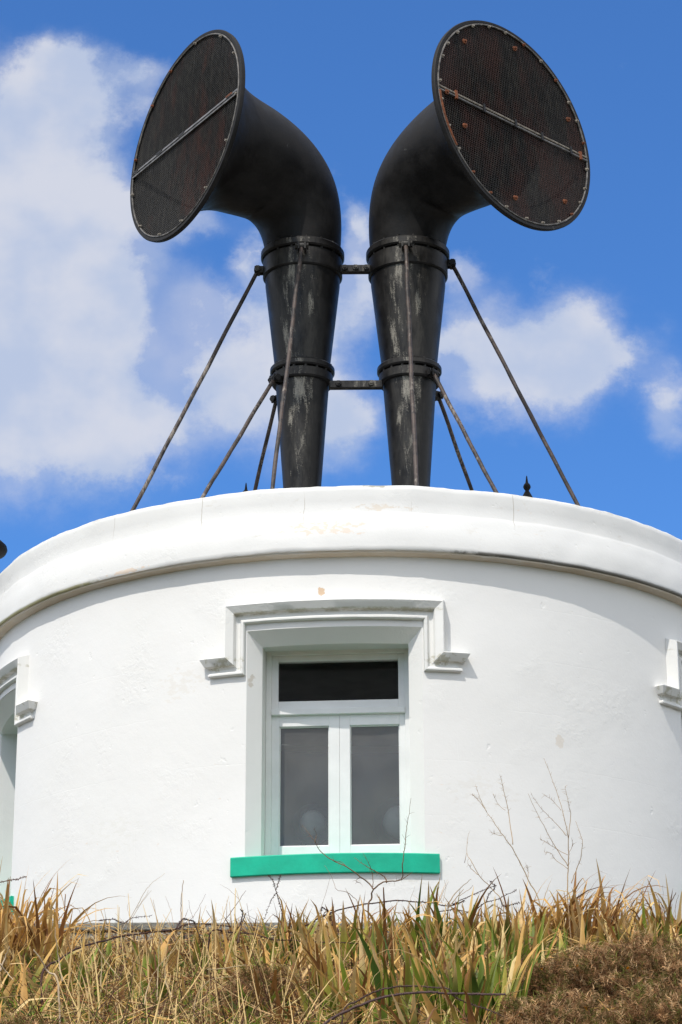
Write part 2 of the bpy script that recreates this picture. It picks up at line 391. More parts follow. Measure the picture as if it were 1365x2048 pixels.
mb = MB(); mb.add([(-3000,-3000,-1.65),(3000,-3000,-1.65),(3000,3000,-1.65),(-3000,3000,-1.65)], [(0,1,2,3)])
tag(mb.build('ground', M_GRASS), kind='structure')

# ------------------------------------------------------------------ the round building
RW = 3.28; YC = .08; PHI0 = -.0653
bld = empty('foghorn_building', (0, 0, 2.2), 'round white limewashed building with a projecting cornice and a green window sill', 'building')
def cyl(R, phi, z_): return Vector((R*math.sin(phi), YC-R*math.cos(phi), z_))
WIN = [PHI0-1.171, PHI0, PHI0+1.162]
HB = .2054; ZB0, ZT = 3.80, 5.655          # outer outline of the splayed surround
HI = .1780; ZI = 5.555; CH = .12           # inner outline, CH back from the wall face
def wob(phi, z_, a=.006): return a*noise.noise(Vector((phi*3.3, z_*1.1, 0)))+a*.5*noise.noise(Vector((phi*14, z_*4, 5)))
def cylwall(R, z0, z1, hb, zb0, zt, flip=False, dz=.12):
    ph = set()
    n = 180
    base = [-math.pi+2*math.pi*i/n for i in range(n)]
    cuts = [w_+s_*hb for w_ in WIN for s_ in (-1, 1)]
    ph = [a for a in base if min(abs(a-c) for c in cuts) > .012]+cuts; ph.sort()
    nz = max(1, int((z1-z0)/dz)); zz = sorted([z0+(z1-z0)*i/nz for i in range(nz+1) if abs(z0+(z1-z0)*i/nz-zb0) > .03 and abs(z0+(z1-z0)*i/nz-zt) > .03]+[zb0, zt])
    P = len(ph); mb_ = MB()
    for z_ in zz:
        for a in ph: mb_.v.append(tuple(cyl(R+(wob(a, z_) if not flip and min(abs(a-c) for c in cuts) > .02 else 0), a, z_)))
    for j in range(len(zz)-1):
        for i in range(P):
            a0 = ph[i]; a1 = ph[(i+1) % P] + (2*math.pi if i == P-1 else 0); am = (a0+a1)/2; zm = (zz[j]+zz[j+1])/2
            if any(abs(am-w_) < hb for w_ in WIN) and zb0 < zm < zt: continue
            f = (j*P+i, j*P+(i+1) % P, (j+1)*P+(i+1) % P, (j+1)*P+i)
            mb_.f.append(f[::-1] if flip else f)
    return mb_
wl = cylwall(RW, 2.2, 6.225, HB, ZB0, ZT)
# splayed surrounds and reveals belong to the wall
DEP = .46
for wph in WIN:
    nn = Vector((math.sin(wph), -math.cos(wph), 0)); tt = Vector((math.cos(wph), math.sin(wph), 0))
    def wp(s_, dep, z_, nn=nn, tt=tt): return nn*(RW-dep)+tt*s_+Vector((0,YC,z_))
    N = 16
    outer = [cyl(RW, wph-HB, ZB0+(ZT-ZB0)*i/8) for i in range(8)] + [cyl(RW, wph-HB+2*HB*i/N, ZT) for i in range(N+1)] + [cyl(RW, wph+HB, ZT-(ZT-ZB0)*i/8) for i in range(1, 9)]
    RI = RW-CH; hi = HI
    inner = [cyl(RI, wph-hi, ZB0+(ZI-ZB0)*i/8) for i in range(8)] + [cyl(RI, wph-hi+2*hi*i/N, ZI) for i in range(N+1)] + [cyl(RI, wph+hi, ZI-(ZI-ZB0)*i/8) for i in range(1, 9)]
    S = RI*math.sin(hi)
    back = [wp(-S, DEP+.03, ZB0+(ZI+.05-ZB0)*i/8) for i in range(8)] + [wp(-S+2*S*i/N, DEP+.03, ZI+.05) for i in range(N+1)] + [wp(S, DEP+.03, ZI+.05-(ZI+.05-ZB0)*i/8) for i in range(1, 9)]
    K = len(outer)
    for a, b_ in ((outer, inner), (inner, back)):
        wl.add(a+b_, [(i, i+K, i+K+1, i+1) for i in range(K-1)])
wall = wl.build('wall', M_WALL, bld, angle=32)
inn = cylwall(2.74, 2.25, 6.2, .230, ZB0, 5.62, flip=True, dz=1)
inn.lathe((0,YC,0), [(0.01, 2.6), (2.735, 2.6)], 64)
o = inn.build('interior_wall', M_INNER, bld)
# cornice and parapet, a hand-rendered lathe with slight unevenness
prof = [(-.03,6.2125),(.088,6.218),(.092,6.232),(.106,6.234),(.113,6.246),(.112,6.27),(.110,6.31),(.103,6.37),(.090,6.43),(.073,6.485),(.062,6.53),(.052,6.552),(.046,6.566),(.046,6.66),(.044,6.74),(.040,6.772),(.030,6.784),(-.04,6.79),(-.26,6.79),(-.28,6.77),(-.28,6.3)]
cn = MB(); n = 420
for k_, (o_, z_) in enumerate(prof):
    for k in range(n):
        a = 2*math.pi*k/n
        am = .010 if k_ > 2 else .003
        q1 = noise.noise(Vector((math.cos(a)*6, math.sin(a)*6, z_*1.5))); q2 = noise.noise(Vector((math.cos(a)*22, math.sin(a)*22, z_*6)))
        dz_ = (.006*q1+.005*q2+.004*noise.noise(Vector((math.cos(a)*60, math.sin(a)*60, 2)))) if 0 < k_ < 18 else 0
        rr = RW+o_+am*q1+am*.45*q2
        cn.v.append((rr*math.sin(a), YC-rr*math.cos(a), z_+dz_))
cn.f = [(i*n+k, i*n+(k+1) % n, (i+1)*n+(k+1) % n, (i+1)*n+k) for i in range(len(prof)-1) for k in range(n)]
cn.build('cornice', M_CORN, bld, angle=48)
rf = MB(); rf.lathe((0,YC,0), [(3.01, 6.34), (.01, 6.42)], 64); rf.build('roof', M_ROOF, bld)

# hood moulds: one profile swept along an up-over-down path with returned ends (mitred)
HPROF = [(0,0),(.028,.088),(.034,.09),(.088,.062),(.092,.056),(.096,.022),(.112,.014),(.130,.016),(.136,.030),(.146,.040),(.158,.040),(.166,.030),(.168,0)]   # (inwards from outer edge, projection)
def hood(wph):
    mb_ = MB()
    AO = .852/RW           # outer half angle of the legs' outer edge
    ZO = 5.875; ZS = 5.47  # outer top, outer (upper) edge of the returned stops
    # path of outer edge: wall -> stop end -> stop top -> leg -> top ... (each vertex with its inward mitre direction)
    T0 = .934/RW
    path = [(-T0, ZS, 0), (-T0, ZS, 0), (-AO, ZS, 2), (-AO, ZO, 3), (AO, ZO, 4), (AO, ZS, 5), (T0, ZS, 6), (T0, ZS, 6)]
    inw = [(0,-1),(0,-1),(1,-1),(1,-1),(-1,-1),(-1,-1),(0,-1),(0,-1)]
    rows = []
    for i, ((a, z_, _), (dx, dz_)) in enumerate(zip(path, inw)):
        row = []
        for (u_, w_) in HPROF:
            ex = 0 if dx else (-1 if a < 0 else 1)*w_/RW       # returned end: the same profile turned back to the wall
            row.append(cyl(RW+(w_ if i not in (0, 7) else -.005), wph+a+dx*u_/RW+ex, z_+dz_*u_))
        rows.append((a, z_, row))
    # subdivide the curved runs so they follow the wall
    full = []
    for i in range(len(rows)-1):
        a0, z0, r0 = rows[i]; a1, z1, r1 = rows[i+1]
        ns = 24 if i == 3 else (4 if abs(a1-a0) > .01 else 1)
        for k in range(ns):
            t = k/ns; row = []
            for q, (p0, p1) in enumerate(zip(r0, r1)):
                if ns == 1 and k == 0: row.append(p0); continue
                f0_ = math.atan2(p0.x, YC-p0.y); f1_ = math.atan2(p1.x, YC-p1.y)
                # unwrap
                if f1_-f0_ > math.pi: f1_ -= 2*math.pi
                if f0_-f1_ > math.pi: f1_ += 2*math.pi
                rr = math.hypot(p0.x, p0.y-YC); f_ = f0_+(f1_-f0_)*t
                row.append(cyl(rr+.0015*noise.noise(Vector((f_*20, q, 2))), f_, p0.z+(p1.z-p0.z)*t+.002*noise.noise(Vector((f_*25, q*.3, 7)))))
            full.append(row)
    full.append(rows[-1][2])
    K = len(HPROF)
    vs = [p for row in full for p in row]
    mb_.add(vs, [(i*K+j, i*K+j+1, (i+1)*K+j+1, (i+1)*K+j) for i in range(len(full)-1) for j in range(K-1)])
    # close the stop ends: side return closes against the wall by itself
    o_ = mb_.build('hood_mould', M_HOOD, bld, angle=28)
    return o_
def window(wph):
    nn = Vector((math.sin(wph), -math.cos(wph), 0)); tt = Vector((math.cos(wph), math.sin(wph), 0)); zz_ = Vector((0,0,1))
    def wp(s_, dep, z_): return nn*(RW-dep)+tt*s_+zz_*z_+Vector((0,YC,0))
    fr = MB()
    def bar(s0, s1, z0, z1, d0, d1, mb_=fr):
        mb_.box(wp((s0+s1)/2, (d0+d1)/2, (z0+z1)/2), tt*((s1-s0)/2), nn*((d1-d0)/2), zz_*((z1-z0)/2))
    S = .558
    # outer frame
    bar(-S, -.515, 3.86, 5.60, .43, .52); bar(.515, S, 3.86, 5.60, .43, .52); bar(-.515, .515, 5.565, 5.60, .43, .52)
    bar(-.515, .515, 5.085, 5.13, .415, .52)      # transom with nosing
    # top light
    bar(-.515, -.465, 5.13, 5.565, .452, .51); bar(.465, .515, 5.13, 5.565, .452, .51); bar(-.465, .465, 5.518, 5.565, .452, .51); bar(-.465, .465, 5.13, 5.20, .452, .51)
    # casements
    for a, b_, c_, d_ in ((-.515, -.456, -.072, .0085), (.0095, .089, .47, .515)):
        bar(a, b_, 3.93, 5.085, .455, .51); bar(c_, d_, 3.93, 5.085, .455, .51)
        bar(b_, c_, 5.0, 5.085, .455, .51); bar(b_, c_, 3.93, 4.065, .455, .51)
        # glazing bead
        for (s0, s1, z0, z1) in ((b_, b_+.008, 4.065, 5.0), (c_-.008, c_, 4.065, 5.0), (b_+.008, c_-.008, 4.992, 5.0), (b_+.008, c_-.008, 4.065, 4.073)):
            bar(s0, s1, z0, z1, .472, .492)
    bar(-.515, .515, 3.86, 3.93, .44, .52)
    fo = fr.build('window', M_FRAME, bld)
    md = fo.modifiers.new('bevel', 'BEVEL'); md.width = .003; md.segments = 2; md.limit_method = 'ANGLE'
    for i, (s0, s1, z0, z1, gm) in enumerate(((-.464, .464, 5.201, 5.517, M_GLASS2), (-.455, -.073, 4.066, 4.999, M_GLASS), (.09, .469, 4.066, 4.999, M_GLASS))):
        g = MB(); g.add([wp(s0, .485, z0), wp(s1, .485, z0), wp(s1, .485, z1), wp(s0, .485, z1)], [(0,1,2,3)])
        g.build('pane', gm, fo)
    sl = MB(); A = .2366 if abs(wph-PHI0) < .1 else .228; N = 24
    for a_ in range(N+1):
        f_ = wph-A+2*A*a_/N; jj = .0012*noise.noise(Vector((f_*30, 0, 0)))
        for (o_, z_) in ((.0, 3.757), (.026, 3.756), (.031, 3.762), (.032, 3.895+jj), (.027, 3.903+jj), (-.42, 3.925)): sl.v.append(tuple(cyl(RW+o_, f_, z_)))
    # the part deeper than the wall face narrows to the opening
    for a_ in range(N+1):
        i = a_*6+5; f_ = -.173+2*.173*a_/N; sl.v[i] = tuple(cyl(RW-.47, wph+f_, 3.925))
    for a_ in range(N):
        for j in range(5): sl.f.append((a_*6+j, (a_+1)*6+j, (a_+1)*6+j+1, a_*6+j+1))
    sl.f += [tuple(range(6)), tuple(N*6+j for j in range(6))[::-1]]
    so = sl.build('sill', M_SILL, fo, angle=18); recalc(so)
    return fo
for wph in WIN: hood(wph); window(wph)

# ------------------------------------------------------------------ rubble wall in front of the building
rw = empty('rubble_wall', (0, -4.0, 2.3), 'low grey rubble stone wall with flat coping between the bank and the white building', 'wall')
cp = MB()
x_ = -7.0
while x_ < 7.0:
    L_ = rnd.uniform(.5, .95); h0 = rnd.uniform(-.004, .004)
    cp.box((x_+L_/2, -3.93, 3.208+h0), Vector((L_/2-.004, 0, 0)), Vector((0, .14, 0)), Vector((0, 0, .028))); x_ += L_
co = cp.build('coping', simple('grey_coping', (.24, .23, .20), .9, 7, .3, .8, .2, .02), rw)
md = co.modifiers.new('bevel', 'BEVEL'); md.width = .008; md.segments = 2
st = MB()
zc = 2.3
rows_ = [(2.3,2.55),(2.56,2.72),(2.73,2.88),(2.89,2.99),(3.0,3.085),(3.095,3.175)]
for (z0, z1) in rows_:
    x_ = -7.0
    while x_ < 7.0:
        L_ = rnd.uniform(.12, .34)
        c_ = Vector((x_+L_/2, -3.97+rnd.uniform(-.012, .012), (z0+z1)/2)); a = rnd.uniform(-.04, .04)
        st.box(c_, Vector((L_/2-.007, 0, a*L_/2)), Vector((0, .09, 0)), Vector((-a*.1, 0, (z1-z0)/2-.004))); x_ += L_
so = st.build('stonework', simple('rubble_stone', (.27, .245, .20), .9, 5, .45, .9, .2, .02), rw)
md = so.modifiers.new('bevel', 'BEVEL'); md.width = .014; md.segments = 2
mm = MB(); mm.box((0, -3.93, 2.73), Vector((7, 0, 0)), Vector((0, .085, 0)), Vector((0, 0, .448))); mm.build('mortar', M_MORTAR, rw)

# ------------------------------------------------------------------ the two foghorns
def pchip(pts, x_):
    for (a, ya), (b_, yb) in zip(pts, pts[1:]):
        if x_ <= b_:
            i = [p[0] for p in pts].index(a); t = (x_-a)/(b_-a); h = b_-a
            def sl_(i_):
                if i_ <= 0: return (pts[1][1]-pts[0][1])/(pts[1][0]-pts[0][0])
                if i_ >= len(pts)-1: return (pts[-1][1]-pts[-2][1])/(pts[-1][0]-pts[-2][0])
                return (pts[i_+1][1]-pts[i_-1][1])/(pts[i_+1][0]-pts[i_-1][0])
            m0, m1 = sl_(i), sl_(i+1)
            return (2*t**3-3*t*t+1)*ya+(t**3-2*t*t+t)*h*m0+(-2*t**3+3*t*t)*yb+(t**3-t*t)*h*m1
    return pts[-1][1]
def foghorn(X, az, tl, L, h, rho, label, gm, split):
    root = empty('foghorn', (X, 0, 6.4), label, 'foghorn')
    def ring(mb_, r0, z0, z1, e=.012):
        mb_.lathe((X,0,0), [(r0-.08, z0), (r0-e, z0), (r0, z0+e), (r0, z1-e), (r0-e, z1), (r0-.08, z1)], 56)
    lp = MB(); lp.lathe((X,0,0), [(.075,6.4),(.11,7.0),(.1755,8.0),(.2445,8.95),(.248,8.98),(.248,9.1)], 48); lp.build('lower_pipe', M_PIPE, root, smooth=True)
    up_ = MB(); up_.lathe((X,0,0), [(.255,9.12),(.2590,9.18),(.268,9.26),(.349,9.98),(.352,10.1),(.352,10.3)], 56); up_.build('upper_pipe', M_PIPE, root, smooth=True)
    bp = MB(); bp.lathe((X,0,0), [(.09,6.41),(.26,6.41),(.26,6.47),(.12,6.48),(.10,6.6)], 32); bp.build('base_plate', M_COLLAR, root)
    for (r0, za, zb_, rb, zc_) in ((.300, 9.085, 9.150, .283, 8.975), (.394, 10.255, 10.335, .374, 10.06)):
        fl = MB()
        fl.lathe((X,0,0), [(r0-.08,zb_+.012),(r0-.045,zb_+.010),(r0-.03,zb_),(r0-.012,zb_),(r0,zb_-.014),(r0,za+.014),(r0-.012,za),(rb-.022,za-.003),(rb-.020,za-.012),(rb,za-.02),(rb,zc_+.014),(rb-.012,zc_),(rb-.07,zc_-.006)], 64)
        fo = fl.build('flange', M_COLLAR, root, angle=40)
        nb = 16
        for k in range(nb):
            bo = MB()
            a = 2*math.pi*(k+.35)/nb; rr = r0-.030
            c_ = Vector((X+rr*math.cos(a), rr*math.sin(a), za-.008)); bo.tube([Vector((c_.x, c_.y, zb_+.016)), c_-Vector((0,0,.014))], .0145, 6)
            bo.build('bolt', M_COLLAR, fo)
    # bell: swept along a bend, growing to the mouth
    n_h = Vector((math.sin(az), -math.cos(az), 0)); nrm = Vector((math.cos(tl)*math.sin(az), -math.cos(tl)*math.cos(az), math.sin(tl)))
    P0 = Vector((X, 0, 10.335)); P3 = Vector((X, 0, 10.42))+n_h*L+Vector((0,0,h)); P1 = P0+Vector((0,0,.86)); P2 = P3-nrm*.74
    NS = 56; RP = [(0,.352),(.15,.390),(.3,.442),(.45,.490),(.6,.535),(.72,.568),(.80,.615),(.87,.69),(.93,.80),(.97,.90),(1,1.005)]
    pts = []; 
    for i in range(NS+1):
        t = i/NS; q = (1-t)**3*P0+3*(1-t)**2*t*P1+3*(1-t)*t*t*P2+t**3*P3; pts.append(q)
    lens = [0]
    for i in range(NS): lens.append(lens[-1]+(pts[i+1]-pts[i]).length)
    rad = [pchip(RP, l/lens[-1])*(1 if True else 1) for l in lens]
    rad = [r_*(1+(rho/1.033-1)*(l/lens[-1])**4) for r_, l in zip(rad, lens)]
    side = n_h.cross(Vector((0,0,1))).normalized(); NR = 72
    def sweep(off, rev=False):
        vs = []
        for i, q in enumerate(pts):
            d = (pts[min(i+1, NS)]-pts[max(i-1, 0)]).normalized()
            if i == NS: d = nrm
            if i == 0: d = Vector((0,0,1))
            b_ = side.cross(d).normalized()
            for k in range(NR):
                a = 2*math.pi*k/NR; vs.append(q+(side*math.cos(a)+b_*math.sin(a))*(rad[i]-off))
        fs = [(i*NR+k, i*NR+(k+1) % NR, (i+1)*NR+(k+1) % NR, (i+1)*NR+k) for i in range(NS) for k in range(NR)]
        return vs, [f[::-1] for f in fs] if rev else fs
    be = MB(); be.add(*sweep(0)); bo_ = be.build('bell', M_BELL, root, smooth=True); recalc(bo_)
    th = MB(); th.add(*sweep(.02, True)); th.build('throat', M_INBELL, bo_, smooth=True)
    e1 = side; e2 = side.cross(nrm).normalized()
    if e2.z < 0: e2 = -e2
    # rolled lip
    li = MB(); NL = 120; prf = [(-.045,.0),(-.043,.008),(-.028,.014),(-.006,.012),(.0,.0),(-.004,-.03),(-.03,-.045),(-.06,-.05)]
    for k in range(NL):
        a = 2*math.pi*k/NL; dd = e1*math.cos(a)+e2*math.sin(a)
        for (dr, dn) in prf: li.v.append(tuple(P3+dd*(rho+dr)+nrm*dn))
    K = len(prf)
    li.f = [(k*K+j, ((k+1) % NL)*K+j, ((k+1) % NL)*K+(j+1) % K, k*K+(j+1) % K) for k in range(NL) for j in range(K)]
    lo_ = li.build('lip', M_BELL, bo_, angle=50); recalc(lo_)
    # wire grille with real wires
    rg = rho-.045; gr = MB(); stp = .0235; wr = .0030
    for (ea, eb, dn) in ((e2, e1, .0), (e1, e2, .004)):
        k = int(rg/stp)
        for i in range(-k, k+1):
            s_ = i*stp; hl = math.sqrt(max(0, rg*rg-s_*s_))
            if hl < .02: continue
            segs = 10; prev = None; vs = []; 
            for j in range(segs+1):
                t_ = -hl+2*hl*j/segs
                q1 = t_*ea+s_*eb
                sag = .006*noise.noise(Vector((q1.x*2, q1.z*2, X)))+.0025*noise.noise(Vector((s_*31, t_*3, 1)))
                c_ = P3+q1+nrm*(dn-.005+sag)+eb*(.003*noise.noise(Vector((s_*17, t_*5, 4))))
                vs += [c_-eb*wr, c_+nrm*wr*.7, c_+eb*wr]
            fs = []
            for j in range(segs):
                a0 = j*3; fs += [(a0, a0+3, a0+4, a0+1), (a0+1, a0+4, a0+5, a0+2)]
            gr.add(vs, fs)
    go = gr.build('grille', gm, root)
    hoop = MB()
    for (a0, a1, r_, mt) in ((0, 2*math.pi, .008, 0),):
        pp = [P3+(e1*math.cos(a0+(a1-a0)*k/96)+e2*math.sin(a0+(a1-a0)*k/96))*(rg-.004+.002*noise.noise(Vector((k*.3, X, 0))))+nrm*.012 for k in range(97)]
        hoop.tube(pp, r_, 6)
    hoop.build('hoop', M_GALV2, go)
    # which way is image-right along e1
    er = e1 if e1.dot(rt) > 0 else -e1
    if split == 'strap':
        bm_ = MB(); bm_.box(P3+nrm*.018, er*(rg-.004), e2*.027, nrm*.005)
        bm_.box(P3+nrm*.026-e2*.0, er*(rg-.01), e2*.004, nrm*.006)
        so_ = bm_.build('strap', M_GALV, go)
        for s_ in (.86, -.02, -.93, -.45):
            q = MB(); q.box(P3+nrm*.030+er*(s_*rg)+e2*.012, er*.05, e2*.009, nrm*.006); q.build('strap_clip', M_RUST if s_ > .5 else M_COLLAR, go)
    else:
        for dz_ in (-.016, .016):
            q = MB(); pp = [P3+nrm*.014+er*(rg*(-1+2*k/20))+e2*(dz_+.004*noise.noise(Vector((k*.5, dz_*90, 0)))) for k in range(21)]
            q.tube(pp, .009, 6); q.build('strap', M_GALV if dz_ < 0 else M_BOLT, go)
        for s_ in (-.78, -.42, .0, .36, .76, .9):
            q = MB(); q.box(P3+nrm*.02+er*(s_*rg), er*.012, e2*.042, nrm*.012); q.build('strap_clip', M_RUST if s_ in (.9, -.78) else M_COLLAR, go)
        q = MB(); pp = [P3+nrm*.02+(er*math.cos(a)+e2*math.sin(a))*(rg-.01) for a in [math.pi+.03+.55*k/14 for k in range(15)]]
        q.tube(pp, .011, 6); q.build('rusted_hoop', M_RUST, go)
        for (sx_, sz_) in ((-.62,.66),(.10,.88),(.80,.36),(-.72,-.30),(-.1,-.84),(.62,-.62),(-.93,-.02)):
            q = MB(); c_ = P3+nrm*.012+er*(sx_*rg)*.97+e2*(sz_*rg)*.97; q.tube([c_, c_+nrm*.012], .026, 6); q.tube([c_+nrm*.012, c_+nrm*.03], .012, 6); q.build('washer', M_RUST, go)
    nb = 26 if split != 'strap' else 13
    for k in range(nb):
        a = 2*math.pi*(k+.3+.25*rnd.random())/nb; c_ = P3+(e1*math.cos(a)+e2*math.sin(a))*(rg-.018)+nrm*.01
        q = MB(); q.tube([c_, c_+nrm*.008], .017, 6); q.tube([c_+nrm*.008, c_+nrm*.024], .010, 6); q.build('bolt', M_BOLT if rnd.random() < .7 else M_RUST, go)
    return root
hl = foghorn(-.536, -.9847, .0754, 1.2942, .7864, 1.0326, 'black foghorn facing left, its round mouth barred by one flat strap', M_GRL, 'strap')
hr = foghorn(.456, .7707, .0763, 1.3872, .7243, 1.0468, 'black foghorn facing right, rusty bolts and twin rods across its round mouth', M_GRR, 'rods')
# stay rods with eye lugs
def stay(root, top, bot, r_=.019, lug=None):
    top = Vector(top); bot = Vector(bot); d = (bot-top)
    if bot.z > 6.42: bot = top+d*((6.42-top.z)/d.z)
    N = 40; pp = []; ra = []
    for i in range(N+1):
        t = i/N; q = top.lerp(bot, t)+Vector((noise.noise(Vector((t*9, top.x, 0))), noise.noise(Vector((t*9, top.x, 5))), 0))*.006
        pp.append(q); ra.append(r_*(1+.10*noise.noise(Vector((t*30, top.x*3, 2)))))
    q = MB(); q.tube(pp, ra, 10); so_ = q.build('stay_rod', M_ROD, root, smooth=True)
    cx = root.location.x; out = Vector((top.x-cx, top.y, 0)); R0 = out.length; out.normalize(); sd = out.cross(Vector((0,0,1)))
    lg = MB()
    inner = Vector((cx, 0, top.z))+out*(R0-.11)
    for s_ in (-1, 1): lg.box((inner+top)/2+sd*(.030*s_)+out*.01, out*((top-inner).length/2+.02), sd*.008, Vector((0,0,.032)))
    lg.tube([top-sd*.055, top+sd*.055], .020, 8); lg.tube([top-sd*.062, top-sd*.045], .032, 6); lg.tube([top+sd*.045, top+sd*.062], .032, 6)
    lg.tube([top-sd*.020, top+sd*.020], .036, 12)
    lg.build('lug', M_COLLAR, root)
    ft = MB(); f_ = pp[-1]; ft.box(f_+Vector((0,0,.01)), Vector((.06,0,0)), Vector((0,.06,0)), Vector((0,0,.012))); ft.build('foot_plate', M_COLLAR, so_)
def stays(root, lst):
    for (tx, ty, tY, bx, by, bY) in lst: stay(root, at(tx, ty, tY), at(bx, by, bY))
stays(hl, [(516,541,0.0, 265,1022,-.3), (604,492,-.45, 545,981,-1.7), (549,757,-.20, 404,997,-1.05), (553,800,.20, 510,981,.95)])
stays(hr, [(905,528,0.0, 1157,1012,-.3), (812,488,-.45, 833,970,-1.7), (867,746,-.22, 992,984,-1.05), (877,792,.20, 943,978,.95)])
# tie bars between the horns
def tie(z_, x0, x1, Y, hh, label, nbolt):
    root = empty('tie_bar', ((x0+x1)/2, Y, z_), label, 'tie bar', 'iron bars tying the two horns together')
    q = MB(); q.box(((x0+x1)/2, Y, z_), Vector(((x1-x0)/2, 0, 0)), Vector((0, .014, 0)), Vector((0, 0, hh)))
    q.box(((x0+x1)/2, Y+.04, z_), Vector(((x1-x0)/2, 0, 0)), Vector((0, .014, 0)), Vector((0, 0, hh)))
    o_ = q.build('bar', M_COLLAR, root); md = o_.modifiers.new('bevel', 'BEVEL'); md.width = .006; md.segments = 2
    for k in range(nbolt):
        xx = x0+(x1-x0)*((k+.5)/nbolt if nbolt > 2 else (.17+.62*k)); c_ = Vector((xx, Y-.012, z_))
        b_ = MB(); b_.tube([c_, c_-Vector((0, .03, 0))], .028, 6); b_.tube([c_-Vector((0, .03, 0)), c_-Vector((0, .042, 0))], .013, 8); b_.build('bolt', M_COLLAR, root)
tie(10.13, -.19, .115, -.09, .036, 'short black iron bar joining the horns just below their upper flanges', 3)
tie(8.955, -.285, .205, -.09, .036, 'longer black iron bar joining the horns at their lower flanges', 2)

# ------------------------------------------------------------------ small roof things
def finial(px, py, Y, label):
    tip = at(px, py, Y); root = empty('finial', (tip.x, tip.y, 6.42), label, 'finial', 'black finials behind the parapet')
    z0 = tip.z; s = 1.0
    q = MB(); q.lathe((tip.x, tip.y, 0), [(.001,z0),(.006,z0-.012),(.011,z0-.055),(.015,z0-.078),(.028,z0-.092),(.036,z0-.110),(.037,z0-.124),(.030,z0-.140),(.018,z0-.156),(.020,z0-.165)], 20)
    q.build('spike', M_IRON, root, smooth=True)
    q = MB(); q.lathe((tip.x, tip.y, 0), [(.020,z0-.162),(.024,z0-.170),(.040,z0-.200),(.066,z0-.255),(.10,z0-.33),(.14,z0-.36),(.14,z0-.39),(.08,z0-.40),(.075,6.42)], 20)
    q.build('post', M_IRON, root, smooth=True)
finial(1054, 951, 1.4, 'black cast iron finial with ball and spike showing above the parapet')
finial(492.5, 965, 1.5, 'black iron spike tip just clearing the parapet beside the stay rods')
c_ = at(-62, 1096, -1.0)
root = empty('roof_cowl', (c_.x, c_.y, 6.42), 'rounded black cowl poking into view at the left edge of the sky', 'roof vent')
q = MB(); q.lathe((c_.x, c_.y, c_.z), [(.0,.11),(.10,.105),(.20,.085),(.29,.045),(.325,.012),(.33,-.01),(.32,-.032),(.27,-.055),(.18,-.07),(.06,-.075)], 40); q.build('cap', M_IRON, root, smooth=True)
q = MB(); q.lathe((c_.x, c_.y, 0), [(.06,c_.z-.05),(.06,6.4)], 24); q.build('stem', M_IRON, root, smooth=True)
# made-up discs inside the window, standing for round reflections in the panes
def reflection_disc(px, py, Yd, rr, label):
    c_ = at(px, py, -3.2+Yd); c_.y = -3.2+Yd
    root = empty('pane_reflection', (c_.x, c_.y, 2.6), label, 'reflection_disc', 'made-up discs behind the glass')
    q = MB(); N = 40
    rows_ = [(0.001,0),(rr*.6,.02),(rr*.95,.05),(rr,.09),(rr,1.2)]
    for (r_, dy) in rows_:
        for k in range(N):
            a = 2*math.pi*k/N; q.v.append((c_.x+r_*math.cos(a), c_.y+dy, c_.z+r_*math.sin(a)))
    q.f = [(i*N+k, i*N+(k+1) % N, (i+1)*N+(k+1) % N, (i+1)*N+k) for i in range(len(rows_)-1) for k in range(N)]
    o_ = q.build('shell', M_DISC, root, smooth=True); recalc(o_)
    q = MB()
    for (r_, dy) in ((rr, .085), (rr*1.6, .10), (rr*1.6, .16), (rr, .17)):
        for k in range(N):
            a = 2*math.pi*k/N; q.v.append((c_.x+r_*math.cos(a), c_.y+dy, c_.z+r_*math.sin(a)))
    q.f = [(i*N+k, i*N+(k+1) % N, (i+1)*N+(k+1) % N, (i+1)*N+k) for i in range(3) for k in range(N)]
    o_ = q.build('rim', M_RING, root, smooth=True); recalc(o_)
    q = MB(); q.box((c_.x, c_.y+.6, (2.6+c_.z-rr)/2+.02), Vector((rr*.7,0,0)), Vector((0,.3,0)), Vector((0,0,(c_.z-rr-2.6)/2+.02))); q.build('cradle', M_RING, root)
reflection_disc(626, 1642, .85, .10, 'pale round disc added behind the left lower pane to stand for a reflection')
reflection_disc(800, 1640, .85, .13, 'dark-rimmed disc added behind the right lower pane to stand for a reflection')

# ------------------------------------------------------------------ vegetation
def vegmat(name, rough=.6, trans=.25):
    m_, n_, b, oc = mat(name)
    at_ = n_.new('ShaderNodeAttribute'); at_.attribute_name = 'col'
    f = n_.noise(oc, 25, 3, .6)
    c_ = n_.mix(1.0, at_.outputs['Color'], n_.mix(f, rgb(.78, .76, .72), rgb(1.12, 1.1, 1.05)), 'MULTIPLY')
    n_.put(b.inputs['Base Color'], c_); b.inputs['Roughness'].default_value = rough; b.inputs['Specular IOR Level'].default_value = .25
    if trans:
        tl_ = n_.new('ShaderNodeBsdfTranslucent'); n_.put(tl_.inputs[0], c_)
        mx = n_.new('ShaderNodeMixShader'); mx.inputs[0].default_value = trans
        n_.put(mx.inputs[1], b.outputs[0]); n_.put(mx.inputs[2], tl_.outputs[0]); n_.put(n_.n['Material Output'].inputs[0], mx.outputs[0])
    return m_
M_LEAF = vegmat('strap_leaf', .5, .22); M_DRY = vegmat('dry_stem', .8, .1); M_GORSE = vegmat('gorse_spines', .8, 0.25)
def jit(c_, a=.2):
    k = 1+rnd.uniform(-a, a); return tuple(max(0, x_*k*(1+rnd.uniform(-a*.15, a*.15))) for x_ in c_)
def lerp3(a, b_, t): return tuple(p+(q-p)*t for p, q in zip(a, b_))
GREEN = (.20, .255, .03); DKGREEN = (.06, .11, .016); YEL = (.38, .36, .07); TAN = (.62, .37, .115); PALE = (.76, .54, .25); BROWN = (.27, .125, .04); STRAW = (.56, .39, .17)
